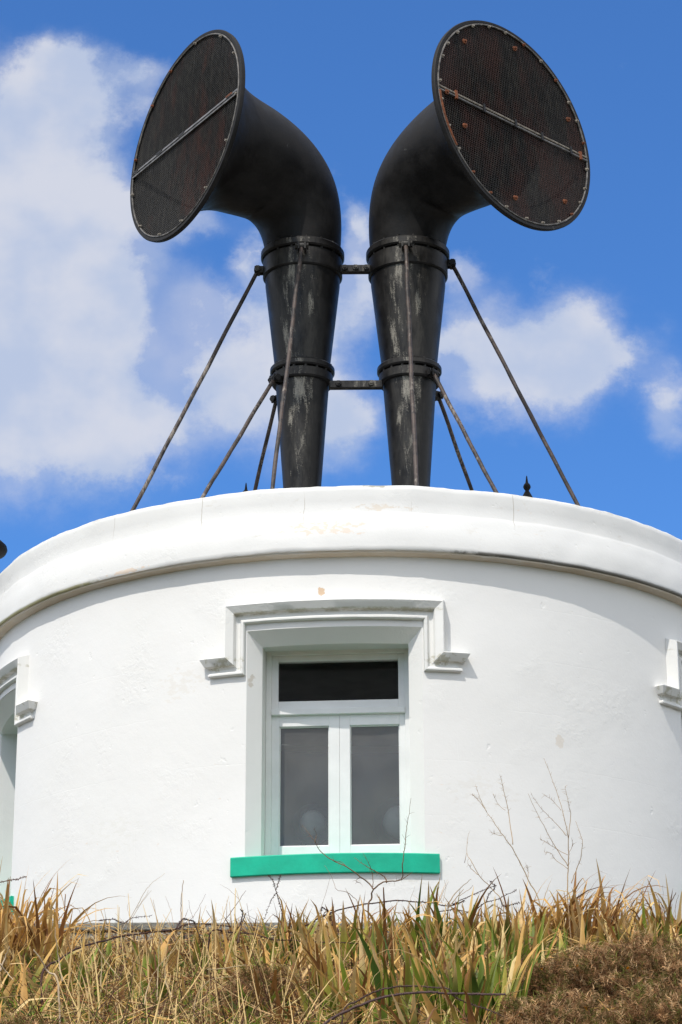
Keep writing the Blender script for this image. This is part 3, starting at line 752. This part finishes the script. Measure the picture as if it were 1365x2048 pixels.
def blade(mb_, p, az, lean, L, wd, bend, cols, seg=7, fold=None, tw=0):
    """strap leaf: rises, arches over and tapers to a point"""
    h = Vector((math.cos(az), math.sin(az), 0)); sd = Vector((-math.sin(az), math.cos(az), 0))
    th = lean; q = Vector(p); vs = []; cs = []; tws = rnd.uniform(-.6, .6)+tw
    for i in range(seg+1):
        t = i/seg
        d = h*math.sin(th)+Vector((0,0,1))*math.cos(th)
        wv = wd*(.65+.5*math.sin(math.pi*min(1, t*1.25+.15)))*(1-t**3)*.5+.0006
        s2 = (sd*math.cos(tws+t*.5)+d.cross(sd)*math.sin(tws+t*.5))
        nrm = d.cross(s2)
        vs += [q-s2*wv, q+nrm*wv*.3, q+s2*wv]
        c_ = cols(t); cs += [c_, tuple(x_*.9 for x_ in c_), c_]
        q = q+d*(L/seg)
        if fold and fold < t < fold+.22: th += min(.95, bend*.45+.35)
        else: th += bend/seg*(.25+1.6*t)
        th = min(th, 2.9)
    fs = []
    for i in range(seg):
        a = i*3; fs += [(a, a+1, a+4, a+3), (a+1, a+2, a+5, a+4)]
    mb_.add(vs, fs, cs)
def pxof(P):
    d = Vector(P)-CAM; z_ = d.dot(fw); return PW/2+FPX*d.dot(rt)/z_, PH/2-FPX*d.dot(up)/z_
def leafcols(dry):
    """dry 0..1: how far the tan has run down the leaf"""
    base = jit(DKGREEN if rnd.random() < .55 else GREEN, .3); mid = jit(GREEN if rnd.random() < .65 else (YEL if rnd.random() < .6 else DKGREEN), .25); tip = jit(rnd.choice([TAN, TAN, PALE, BROWN]), .25)
    if rnd.random() < dry*.45: base = jit(TAN if rnd.random() < .5 else BROWN, .3); mid = jit(TAN if rnd.random() < .6 else PALE, .25)
    e0 = rnd.uniform(.35, 1.0)*(1.2-dry)
    def f(t):
        if t < e0: return lerp3(base, mid, t/max(.01, e0))
        return lerp3(mid, tip, min(1, (t-e0)/.14))
    return f
def clump(mb_, cx, cy, n_, spread, L0, L1, dry, w0=.032, w1=.058, leanx=0):
    for _ in range(n_):
        a = rnd.uniform(0, 2*math.pi); r_ = spread*math.sqrt(rnd.random()); x_ = cx+r_*math.cos(a); y_ = cy+r_*math.sin(a)
        ln = rnd.uniform(.02, .35)
        az = a+rnd.uniform(-.8, .8)
        if leanx and rnd.random() < .7: az = rnd.gauss(0, .55)
        dr = rnd.random() < dry*.75
        blade(mb_, (x_, y_, zb(x_, y_)-.02), az, ln, rnd.uniform(L0, L1)*(1.22 if dr else 1), rnd.uniform(w0, w1)*(.62 if dr else 1), rnd.uniform(1.0, 2.9) if dr else rnd.uniform(.1, .8), leafcols(dry if not dr else 1.0), seg=10, fold=rnd.uniform(.4, .8) if dr and rnd.random() < .6 else (rnd.uniform(.6, .9) if rnd.random() < .2 else None))
def baseY(px, d): # ground point on the bank seen at horizontal pixel px, at distance d
    P = at(px, 1900, d-DIST); return P.x, d-DIST
# -- named clumps that stand out
specs = [
 ('tall tan strap-leaved clump at the far left of the bank', [(-5,14.9,24,.12),(22,15.6,30,.08),(10,15.2,44,.16),(65,15.3,52,.14),(105,15.0,24,.10)], .38, .70, .9),
 ('arching dry strap-leaved clump on the crest right of the window', [(1110,15.6,46,.16),(1170,15.6,52,.16),(1060,15.5,24,.12),(1225,15.8,16,.1)], .36, .66, .85),
 ('green and straw strap-leaved clump below the right end of the green sill', [(840,14.9,24,.13),(905,14.8,24,.13)], .38, .62, .3),
 ('upright green strap-leaved clump right of the dark bramble loop', [(985,14.4,26,.14),(1045,14.2,22,.12)], .34, .52, .2),
 ('loose green strap-leaved clump under the left end of the green sill', [(570,14.9,12,.10),(610,14.7,12,.10)], .36, .56, .25),
 ('tan and green strap-leaved clump standing under the middle of the green sill', [(690,14.7,20,.12),(760,14.8,22,.12)], .36, .58, .5),
 ('small green leaf tuft before the rubble wall, left of the green sill', [(420,14.4,9,.05)], .34, .5, .15),
 ('smaller green leaf tuft farther left, nearer the tan clump', [(300,14.0,7,.05)], .32, .46, .15),
 ('green strap-leaved clump low in the middle of the bank', [(720,12.9,16,.14),(810,12.4,20,.14),(885,12.2,26,.14)], .42, .66, .12),
 ('broad green strap-leaved clump left of the large gorse bush', [(945,12.1,26,.13),(1000,12.5,22,.10)], .42, .68, .12),
 ('small fresh green strap-leaved clump rising between the gorse and the crest', [(1262,14.2,14,.06)], .34, .50, .2),
 ('sparse tan strap-leaved clump on the crest near the right edge', [(1340,15.7,14,.14)], .34, .56, .5),
]
for label, parts_, L0, L1, dry in specs:
    mb = MB()
    for (px, d, n_, sp) in parts_:
        x0, y0 = baseY(px, d); clump(mb, x0, y0, n_, sp, L0, L1, dry, leanx=1 if 'arching' in label else 0)
    tag(mb.build('strap_leaf_plant', M_LEAF, smooth=True), label, 'plant', 'strap-leaved plants on the bank')
# -- the mass of the bank's cover
mb = MB()
for _ in range(1050):
    px = rnd.uniform(-120, 1480); d = rnd.uniform(11.4, 16.9)
    if px > 1010 and d < 13.6: continue
    g = noise.noise(Vector((px*.006, d*.8, 0)))
    dens = .5+g
    if 120 < px < 520: dens -= .55
    if px < 600 and d < 12.6: dens -= .5
    if rnd.random() > dens+.3: continue
    x_, y_ = baseY(px, d); hs = .75 if d > 15.8 else 1
    for k in range(rnd.randint(2, 4)):
        xx = x_+rnd.gauss(0, .06); yy_ = y_+rnd.gauss(0, .06)
        blade(mb, (xx, yy_, zb(xx, yy_)-.02), rnd.uniform(0, 6.28), rnd.uniform(.05, .7), rnd.uniform(.22, .50)*hs, rnd.uniform(.022, .05), rnd.uniform(.1, 1.0), leafcols(.45), seg=7, fold=rnd.uniform(.4, .9) if rnd.random() < .5 else None)
tag(mb.build('strap_leaves', M_LEAF, smooth=True), 'mixed green and withered strap leaves covering the bank', 'undergrowth', kind='stuff')
mb = MB()
def stem(mb_, p, az, lean, L, r0, col, bend=.4, seg=5):
    h = Vector((math.cos(az), math.sin(az), 0)); th = lean; q = Vector(p); s2 = Vector((1, .25, 0)).normalized(); f2 = Vector((-.3, 1, 0)); vs = []
    for i in range(seg+1):
        t = i/seg; d = h*math.sin(th)+Vector((0,0,1))*math.cos(th); r_ = r0*(1-.75*t)
        a = d.cross(Vector((0,1,0)));  a = a.normalized() if a.length > .05 else s2
        vs += [q-a*r_, q+Vector((0,-r_,0)), q+a*r_]
        q = q+d*(L/seg); th += bend/seg+rnd.uniform(-.07, .07)
    fs = []
    for i in range(seg):
        a = i*3; fs += [(a, a+1, a+4, a+3), (a+1, a+2, a+5, a+4)]
    mb_.add(vs, fs, col)
for _ in range(9000):
    px = rnd.uniform(-120, 1480); d = rnd.uniform(11.0, 17.1)
    if px > 1010 and d < 13.4: continue
    x_, y_ = baseY(px, d); left = 120 < px < 700
    if rnd.random() > (1 if left else .5): continue
    r_ = rnd.random()
    col = jit(STRAW if r_ < .30 else PALE if r_ < .50 else TAN if r_ < .62 else GREEN if r_ < .80 else DKGREEN if r_ < .9 else BROWN, .3)
    grn = r_ >= .62
    big = left and rnd.random() < .09
    stem(mb, (x_, y_, zb(x_, y_)-.01), rnd.uniform(0, 6.28), abs(rnd.gauss(0, 1.0 if left else .75)), (rnd.uniform(.3, .55) if big else rnd.uniform(.10, .30))*(.45 if d > 15.4 else 1), (rnd.uniform(.0028, .0048) if big else rnd.uniform(.0016, .004)) if not grn else rnd.uniform(.003, .008), jit(PALE, .2) if big else col, rnd.uniform(-.3, 1.3) if not big else rnd.uniform(-.3, .3))
for _ in range(2600):
    px = rnd.uniform(-100, 760); d = rnd.uniform(11.6, 15.8); x_, y_ = baseY(px, d)
    if noise.noise(Vector((px*.012, d*1.3, 9))) < -.05: continue
    stem(mb, (x_, y_, zb(x_, y_)-.01), rnd.uniform(0, 6.28), abs(rnd.gauss(0, .5)), rnd.uniform(.08, .22), rnd.uniform(.003, .008), jit(GREEN if rnd.random() < .6 else DKGREEN, .3), rnd.uniform(.2, 1.8))
tag(mb.build('dry_grass', M_DRY, smooth=True), 'pale tangled dry grass and thin straw stems over the whole bank', 'grass', kind='stuff')
mb = MB()   # lying straw
for _ in range(8000):
    px = rnd.uniform(-120, 1480); d = rnd.uniform(11.0, 17.1); x_, y_ = baseY(px, d)
    stem(mb, (x_, y_, zb(x_, y_)+rnd.uniform(0, .16)), rnd.uniform(0, 6.28), rnd.uniform(1.1, 1.75), rnd.uniform(.10, .34), rnd.uniform(.0012, .0036), jit(rnd.choice([STRAW, PALE, TAN, BROWN, BROWN, (.12, .07, .03)]), .4), rnd.uniform(-.4, .4), seg=4)
for _ in range(1900):   # bare brown twigs
    px = rnd.uniform(-120, 1100); d = rnd.uniform(11.4, 16.8); x_, y_ = baseY(px, d)
    stem(mb, (x_, y_, zb(x_, y_)+rnd.uniform(0, .08)), rnd.uniform(0, 6.28), rnd.uniform(.5, 1.5), rnd.uniform(.15, .42)*(.6 if d > 15.4 else 1), rnd.uniform(.002, .0042), jit((.13, .065, .04), .4), rnd.uniform(-.6, .6), seg=6)
tag(mb.build('straw_litter', M_DRY, smooth=True), 'fallen straw and leaf litter lying through the undergrowth', 'litter', kind='stuff')

# -- gorse bushes: spiny tufts over a lumpy mound
GB = [(.40, .23, .115), (.50, .32, .17), (.20, .105, .05), (.74, .53, .31), (.18, .14, .05)]
def gorse(label, px, d, rx, ry, h, ntuft, flowers, seed, top=None):
    r0 = random.Random(seed); x0, y0 = baseY(px, d); z0 = zb(x0, y0)-.05
    root = empty('gorse_bush', (x0, y0, z0), label, 'bush', 'gorse bushes on the bank')
    sp = MB(); st_ = MB()
    def surf(a, e):
        lump = 1+.28*noise.noise(Vector((math.cos(a)*2.1+seed, math.sin(a)*2.1, e*2.4)))+.12*noise.noise(Vector((math.cos(a)*6, math.sin(a)*6+seed, e*7)))
        return Vector((rx*math.cos(a)*math.cos(e)*lump, ry*math.sin(a)*math.cos(e)*lump, h*math.sin(e)*lump))
    for k in range(16):
        a = r0.uniform(0, 6.28); e = r0.uniform(.3, 1.5); P = surf(a, e)*.86
        st_.tube([(x0, y0, z0), Vector((x0, y0, z0))+P*.5+Vector((0,0,.03)), Vector((x0, y0, z0))+P*.93], [.012, .008, .003], 5)
    st_.build('stems', M_BRK, root)
    for k in range(ntuft):
        a = r0.uniform(0, 6.28); e = math.asin(r0.random()); P = surf(a, e)*(1-abs(r0.gauss(0, .09)))
        o_ = P.normalized(); c_ = Vector((x0, y0, z0))+P
        ax = (o_+Vector((r0.gauss(0, .45), r0.gauss(0, .45), r0.gauss(.25, .4)))).normalized()
        L = r0.uniform(.035, .075); base = r0.choice(GB); g_ = r0.random() < .12
        kk = r0.uniform(.75, 1.3); col = tuple(x_*kk for x_ in ((.20, .21, .05) if g_ else base))
        for j in range(11):
            t = j/11; q = c_+ax*L*t
            rd = Vector((r0.gauss(0, 1), r0.gauss(0, 1), r0.gauss(0, 1))).normalized()
            dd = (ax*.55+(rd-ax*rd.dot(ax)).normalized()*.85).normalized(); l_ = r0.uniform(.018, .038)
            s_ = dd.cross(rd); s_ = (s_.normalized() if s_.length > .01 else Vector((1,0,0)))*.002; s3 = dd.cross(s_).normalized()*.002
            kk = r0.uniform(.75, 1.25); cj = tuple(x_*kk for x_ in col)
            sp.add([q-s_, q+s_, q+dd*l_, q+s3, q-s3], [(0,1,2), (3,4,2)], cj)
    sp.build('spines', M_GORSE, root)
    for k in range(flowers):
        a = r0.uniform(3.4, 6.0); e = r0.uniform(.2, 1.1); P = surf(a, e)*1.02; c_ = Vector((x0, y0, z0))+P; f_ = MB()
        for j in range(3):
            dd = Vector((r0.gauss(0, .5), -1, r0.gauss(.3, .5))).normalized(); s_ = dd.cross(Vector((0,0,1))).normalized()*.006
            f_.add([c_-s_*.4, c_+s_*.4, c_+dd*.012+s_, c_+dd*.018+Vector((0,0,.004)), c_+dd*.012-s_], [(0,1,2,3,4)])
        f_.build('flower', M_FLOWER, root)
M_BRK = simple('dark_bramble_bark', (.055, .032, .026), .7, 40, .4, .4)
M_FLOWER = simple('yellow_orange_petal', (.75, .36, .02), .6, 10)
gorse('large brown gorse bush filling the lower right corner of the bank', 1265, 12.9, .60, .50, .38, 7000, 5, 3)
gorse('low brown gorse sprawling at the bottom right below the strap leaves', 1110, 11.7, .38, .32, .32, 2800, 1, 11)
gorse('brown gorse lump at the very bottom right edge', 1330, 11.7, .34, .30, .34, 2600, 1, 29)
gorse('small dark gorse bush under the left half of the window sill', 525, 12.9, .23, .20, .32, 1800, 3, 5)
gorse('brown gorse bush in the bottom left corner', 60, 11.6, .36, .30, .27, 2200, 1, 8)
gorse('thin olive gorse sprig below the middle of the sill', 640, 14.6, .08, .08, .26, 240, 0, 21)
gorse('small gorse tuft on the crest near the right edge', 1310, 14.0, .17, .15, .30, 700, 0, 17)

# -- stalks and brambles traced at their own distances
def poly(pts, Y, dy=.0):
    out = []
    n_ = len(pts)
    for i, (px, py) in enumerate(pts): out.append(at(px, py, (Y if not isinstance(Y, tuple) else Y[0]+(Y[1]-Y[0])*i/max(1, n_-1))+dy*math.sin(i*1.7)))
    return out
def smoothpath(P, k=5):
    if len(P) < 3: return P
    o_ = []
    for i in range(len(P)-1):
        p0 = P[max(i-1, 0)]; p1 = P[i]; p2 = P[i+1]; p3 = P[min(i+2, len(P)-1)]
        for j in range(k):
            t = j/k; o_.append(.5*((2*p1)+(p2-p0)*t+(2*p0-5*p1+4*p2-p3)*t*t+(3*p1-p0-3*p2+p3)*t**3))
    o_.append(P[-1]); return o_
def plantof(name, label, cat, lines, Y, col, group, hair=0, thorns=False, root_down=True, seed=1):
    r0 = random.Random(seed); mb_ = MB()
    for li_, (pts, ra, rb) in enumerate(lines):
        P = poly(pts, Y, .03)
        if li_ == 0 and root_down:
            g_ = P[0]; gz = zb(g_.x, g_.y)-.02
            if g_.z > gz: P = [Vector((g_.x+.02, g_.y+.01, gz))]+P
        P = smoothpath(P); n_ = len(P)
        P = [p+Vector((r0.gauss(0, .0012), r0.gauss(0, .0012), r0.gauss(0, .0012))) for p in P]
        cs = jit(col, .1)
        mb_.tube(P, [ra+(rb-ra)*i/(n_-1) for i in range(n_)], 6, cs)
        if hair:
            for i in range(int(n_*.35), n_-1):
                for _ in range(hair):
                    if r0.random() < .45: continue
                    d = (P[i+1]-P[i]).normalized(); s_ = Vector((r0.gauss(0, 1), r0.gauss(0, .6), r0.gauss(0, 1))).normalized()
                    q = P[i].lerp(P[i+1], r0.random()); e = q+(d*.7+s_*.7).normalized()*r0.uniform(.012, .04)
                    mb_.tube([q, q.lerp(e, .5)+Vector((0,0,.002)), e], [.0011, .0008, .0004], 3, jit(col, .15))
        if thorns:
            for i in range(1, n_-1):
                for _ in range(3):
                    d = (P[i+1]-P[i]).normalized(); s_ = d.cross(Vector((r0.gauss(0, 1), r0.gauss(0, 1), r0.gauss(0, 1)))).normalized()
                    q = P[i].lerp(P[i+1], r0.random()); mb_.tube([q, q+s_*.011-d*.004], [.0025, .0003], 4, cs)
    return tag(mb_.build(name, M_DRY, smooth=True), label, cat, group)
def c3(l): return [(885+x_/2.844, 1500+y_/2.844) for x_, y_ in l]
def c2(l): return [(440+x_/2.844, 1500+y_/2.844) for x_, y_ in l]
def c1(l): return [(x_/2.844, 1500+y_/2.844) for x_, y_ in l]
ST = (.42, .29, .17); DKB = (.07, .035, .03)
gS = 'dead weed stalks standing against the white wall'
plantof('dead_stalk', 'tallest dry branching stalk at the right, forking into many pale twigs', 'stalk', [
 (c3([(716,840),(718,660),(718,500),(690,370),(650,230),(580,50)]), .0045, .0009), (c3([(718,500),(730,380),(718,300),(698,205)]), .0028, .0009), (c3([(716,660),(650,560),(560,400),(488,250)]), .0028, .0009),
 (c3([(708,490),(640,410),(560,330),(510,258)]), .0022, .0008), (c3([(716,600),(660,570),(600,530),(560,510)]), .0022, .0009), (c3([(716,680),(640,620),(620,590),(580,580)]), .002, .0009), (c3([(680,345),(630,290),(575,255)]), .0015, .0006),
 (c3([(735,760),(765,680),(792,600),(795,510),(758,405)]), .0032, .0012), (c3([(720,590),(740,550),(742,510)]), .0015, .0008)], -6.0, ST, gS, hair=2, seed=2)
plantof('dead_stalk', 'dry leaning stalk forked into two feathery tips, right of the sill', 'stalk', [
 (c3([(560,890),(490,740),(400,560),(320,450),(240,330),(190,200)]), .0045, .0009), (c3([(403,540),(380,370),(350,230),(332,150)]), .003, .0008), (c3([(360,345),(320,310),(290,250)]), .0015, .0006), (c3([(340,490),(300,480),(280,470)]), .0018, .0008), (c3([(490,725),(488,690),(482,660)]), .002, .0015), (c3([(255,350),(200,280),(172,258)]), .0016, .0006)], -6.1, (.50, .36, .22), gS, hair=3, seed=3)
plantof('dead_stalk', 'short dry stalk with a pale seed head beside the right end of the sill', 'stalk', [
 (c3([(345,890),(290,800),(210,715),(170,640),(140,585),(150,480)]), .0035, .001), (c3([(205,712),(165,675),(145,648)]), .0022, .001), (c3([(140,590),(128,640)]), .0012, .002)], -5.9, (.50, .35, .2), gS, hair=1, seed=4)
plantof('dead_stalk', 'thick twisting brown stalk crossing the green sill and right window pane', 'stalk', [
 (c2([(845,920),(860,850),(875,795),(930,755),(1010,745),(1040,725),(1040,650),(1052,560),(1062,450),(1075,380),(1088,272)]), .0062, .0009),
 (c2([(873,792),(850,760),(800,722),(720,665),(640,628),(570,575),(540,520),(510,480),(470,430)]), .0045, .0009), (c2([(715,660),(690,640),(640,632)]), .0022, .001), (c2([(948,755),(940,725),(900,700),(840,668),(765,612)]), .0045, .0011), (c2([(872,780),(868,700),(850,650),(815,585)]), .0025, .0009),
 (c2([(540,525),(550,480),(532,450)]), .0018, .0008), (c2([(800,722),(775,745),(800,760)]), .002, .0009), (c2([(1055,520),(1040,480)]), .0012, .0006), (c2([(1035,740),(1085,705)]), .0028, .0018)], -6.3, (.20, .12, .07), gS, hair=1, seed=5)
plantof('dead_stalk', 'dark thorny twig rising below the left end of the sill', 'stalk', [
 (c2([(362,990),(345,890),(318,800),(300,740),(275,715)]), .004, .0012), (c2([(318,800),(335,750),(348,712)]), .002, .0009), (c2([(325,810),(290,860),(250,970)]), .0018, .0012)], -6.0, (.10, .055, .045), gS, thorns=True, seed=6)
plantof('dead_stalk', 'thin zigzag grey twig under the middle of the sill', 'stalk', [
 (c2([(790,900),(760,840),(720,810),(665,795),(640,730),(598,660)]), .0026, .0009), (c2([(540,985),(590,860),(628,730)]), .0014, .0007)], -5.9, (.30, .20, .14), gS, seed=7)
plantof('dead_stalk', 'pale curved grass stalk left of centre reaching up the wall', 'stalk', [
 (c1([(690,1050),(760,930),(815,820),(870,755),(940,702)]), .0028, .0008), (c1([(735,985),(800,880),(862,800)]), .002, .0007), (c1([(780,900),(830,830),(845,800)]), .0014, .0006)], -5.9, (.52, .40, .28), gS, seed=8)
plantof('dead_stalk', 'straight pale reed with a small dark seed cluster on it', 'stalk', [
 (c1([(1035,1000),(1030,900),(1032,840),(1045,740)]), .0042, .002)], -5.8, (.42, .27, .15), gS, seed=9)
plantof('dead_stalk', 'short brown reed standing above the left strap leaves', 'stalk', [
 (c1([(352,1010),(365,940),(373,820)]), .005, .003)], -6.1, (.33, .18, .09), gS, seed=10)
plantof('dead_stalk', 'pair of thin pale stems just left of the dry reed', 'stalk', [
 (c1([(915,1080),(895,990),(872,850)]), .003, .0012), (c1([(990,1010),(970,910),(938,828)]), .0016, .0006), (c1([(740,960),(725,900),(735,870)]), .0012, .0006)], -5.9, (.50, .36, .24), gS, seed=12)
plantof('dead_stalk', 'spray of fine twigs between the reed and the left end of the sill', 'stalk', [
 (c1([(1250,1040),(1215,980),(1175,915)]), .003, .0015), (c1([(1225,1040),(1290,960),(1365,850),(1400,800)]), .0032, .001), (c1([(1085,970),(1130,900),(1172,820)]), .0016, .0007), (c1([(1100,960),(1080,900),(1075,855)]), .0016, .0007), (c1([(1288,960),(1290,855)]), .002, .001), (c1([(1360,850),(1310,800),(1252,765)]), .0012, .0005)], -5.9, (.30, .19, .13), gS, seed=13)
plantof('dead_stalk', 'tuft of pale twigs beside the right end of the sill', 'stalk', [
 (c2([(1240,920),(1260,840),(1300,750)]), .003, .001), (c2([(1265,870),(1240,810),(1250,780)]), .002, .0008), (c2([(1200,930),(1185,850),(1235,790)]), .0014, .0006), (c2([(1300,900),(1340,850),(1390,790)]), .004, .0015), (c2([(1070,900),(1090,840),(1110,780)]), .0014, .0006), (c3([(30,880),(90,800),(165,735)]), .004, .0014), (c3([(100,830),(160,790),(175,770)]), .002, .001), (c3([(5,860),(20,790),(12,740)]), .0016, .0008)], -6.0, (.48, .36, .24), gS, seed=14)
plantof('dead_stalk', 'forked dark twigs on the crest near the right edge', 'stalk', [
 (c3([(1265,960),(1262,900),(1222,850)]), .004, .0015), (c3([(1265,930),(1300,870),(1332,812)]), .004, .002), (c3([(1256,930),(1258,850),(1254,770)]), .0012, .0006), (c3([(1325,960),(1330,880),(1345,825)]), .002, .001), (c3([(1135,900),(1140,850),(1130,790)]), .003, .001)], -6.0, (.22, .15, .09), gS, seed=15)
plantof('dead_stalk', 'bare twig reaching in from the left edge against the wall', 'stalk', [
 (c1([(-120,790),(0,755),(60,742),(105,735),(150,718)]), .004, .0014), (c1([(105,738),(120,722)]), .002, .001)], -6.2, (.16, .09, .07), gS, thorns=True, seed=16)
gB = 'dark thorny bramble stems'
plantof('bramble', 'long dark thorny bramble arching just below the sill to the right', 'bramble', [
 (c2([(440,1040),(510,990),(580,950),(700,905),(860,875),(1010,858),(1120,866),(1200,868),(1300,890),(1390,860)]) + c3([(60,880),(140,840),(230,800),(310,770)]), .0052, .002),
 (c2([(640,1000),(630,940),(600,905),(578,905),(575,980)]), .0045, .002), (c2([(1250,920),(1350,905)])+c3([(60,905),(150,925),(230,950)]), .003, .0015)], -6.05, DKB, gB, thorns=True, seed=17)
plantof('bramble', 'dark bramble stem crossing the stone wall at the left', 'bramble', [
 (c1([(240,1280),(330,1200),(430,1135),(560,1095),(700,1060),(850,1040),(1000,1022),(1040,1000),(1120,990),(1365,1010)]), .0058, .003),
 (c1([(560,975),(640,965),(700,985),(760,955),(860,945)]), .0026, .001), (c1([(1000,1020),(1040,965),(1100,975),(1110,990)]), .0045, .003)], (-8.6, -5.8), DKB, gB, thorns=True, seed=18)
plantof('bramble', 'dark bramble stem lying over the leaves below the left end of the sill', 'bramble', [
 (c2([(-60,1050),(60,1040),(180,1048),(300,1080),(420,1085),(560,1095),(700,1098),(840,1102)]), .0048, .0022), (c2([(100,1100),(112,1010),(130,930),(118,910)]), .005, .002)], -6.9, DKB, gB, thorns=True, seed=19)
plantof('bramble', 'thick grey-purple bramble stem low in the foreground right of centre', 'bramble', [
 (c2([(560,1620),(640,1530),(760,1470),(860,1430),(960,1402),(1060,1388),(1200,1380)])+c3([(-20,1384),(120,1388),(250,1392),(360,1392)]), .0066, .0045)], -9.9, (.12, .075, .075), gB, thorns=True, seed=20)
plantof('bramble', 'thin looping bramble just above the thick foreground bramble', 'bramble', [
 (c2([(700,1500),(780,1430),(870,1382),(960,1356),(1060,1345),(1200,1350),(1300,1362)])+c3([(70,1405),(150,1445),(250,1475),(330,1510),(400,1550)]), .0042, .0024)], -9.75, (.10, .06, .055), gB, thorns=True, seed=22)
plantof('bramble', 'short dark bramble spur crossing the pale twigs right of the sill', 'bramble', [
 (c3([(120,965),(190,910),(250,868),(330,845),(425,792)]), .0042, .0016), (c3([(250,868),(262,830),(300,780),(270,745)]), .003, .0012), (c3([(330,850),(350,890),(400,880),(440,870)]), .0028, .0014)], -6.05, DKB, gB, thorns=True, seed=23)
plantof('dead_stalk', 'pale bare forked stem low at the left of the bank', 'stalk', [
 (c1([(330,1330),(270,1260),(230,1190),(190,1135)]), .006, .003), (c1([(355,1320),(335,1200),(322,1100),(312,1010)]), .0045, .0015), (c1([(0,1260),(30,1180),(55,1120)]), .005, .002), (c1([(0,1220),(40,1270),(75,1310)]), .004, .002)], -9.2, (.58, .46, .32), gS, seed=31)
plantof('dead_stalk', 'group of tall pale straws in the left middle of the bank', 'stalk', [
 (c1([(895,1400),(900,1250),(905,1080),(890,980)]), .004, .0015), (c1([(985,1420),(940,1300),(960,1180),(1030,1060)]), .004, .0015), (c1([(820,1460),(850,1330),(900,1240),(1000,1130)]), .004, .0012), (c1([(1100,1560),(1120,1400),(1200,1310),(1330,1290)]), .004, .0015), (c1([(575,1380),(577,1250),(585,1100)]), .0035, .0015), (c1([(520,1060),(600,1200),(680,1300)]), .0035, .0015), (c1([(1180,1250),(1270,1245),(1400,1225)]), .0035, .002)], -8.9, (.60, .46, .28), gS, seed=32)
plantof('dead_stalk', 'dark bare stub forking up in front of the rubble wall', 'stalk', [
 (c1([(1190,1240),(1185,1150),(1195,1070)]), .0055, .004), (c1([(1110,1000),(1150,1080),(1190,1120)]), .0035, .002), (c1([(1355,1100),(1372,1010),(1400,930)]), .004, .003)], -7.2, (.13, .08, .06), gS, seed=33)
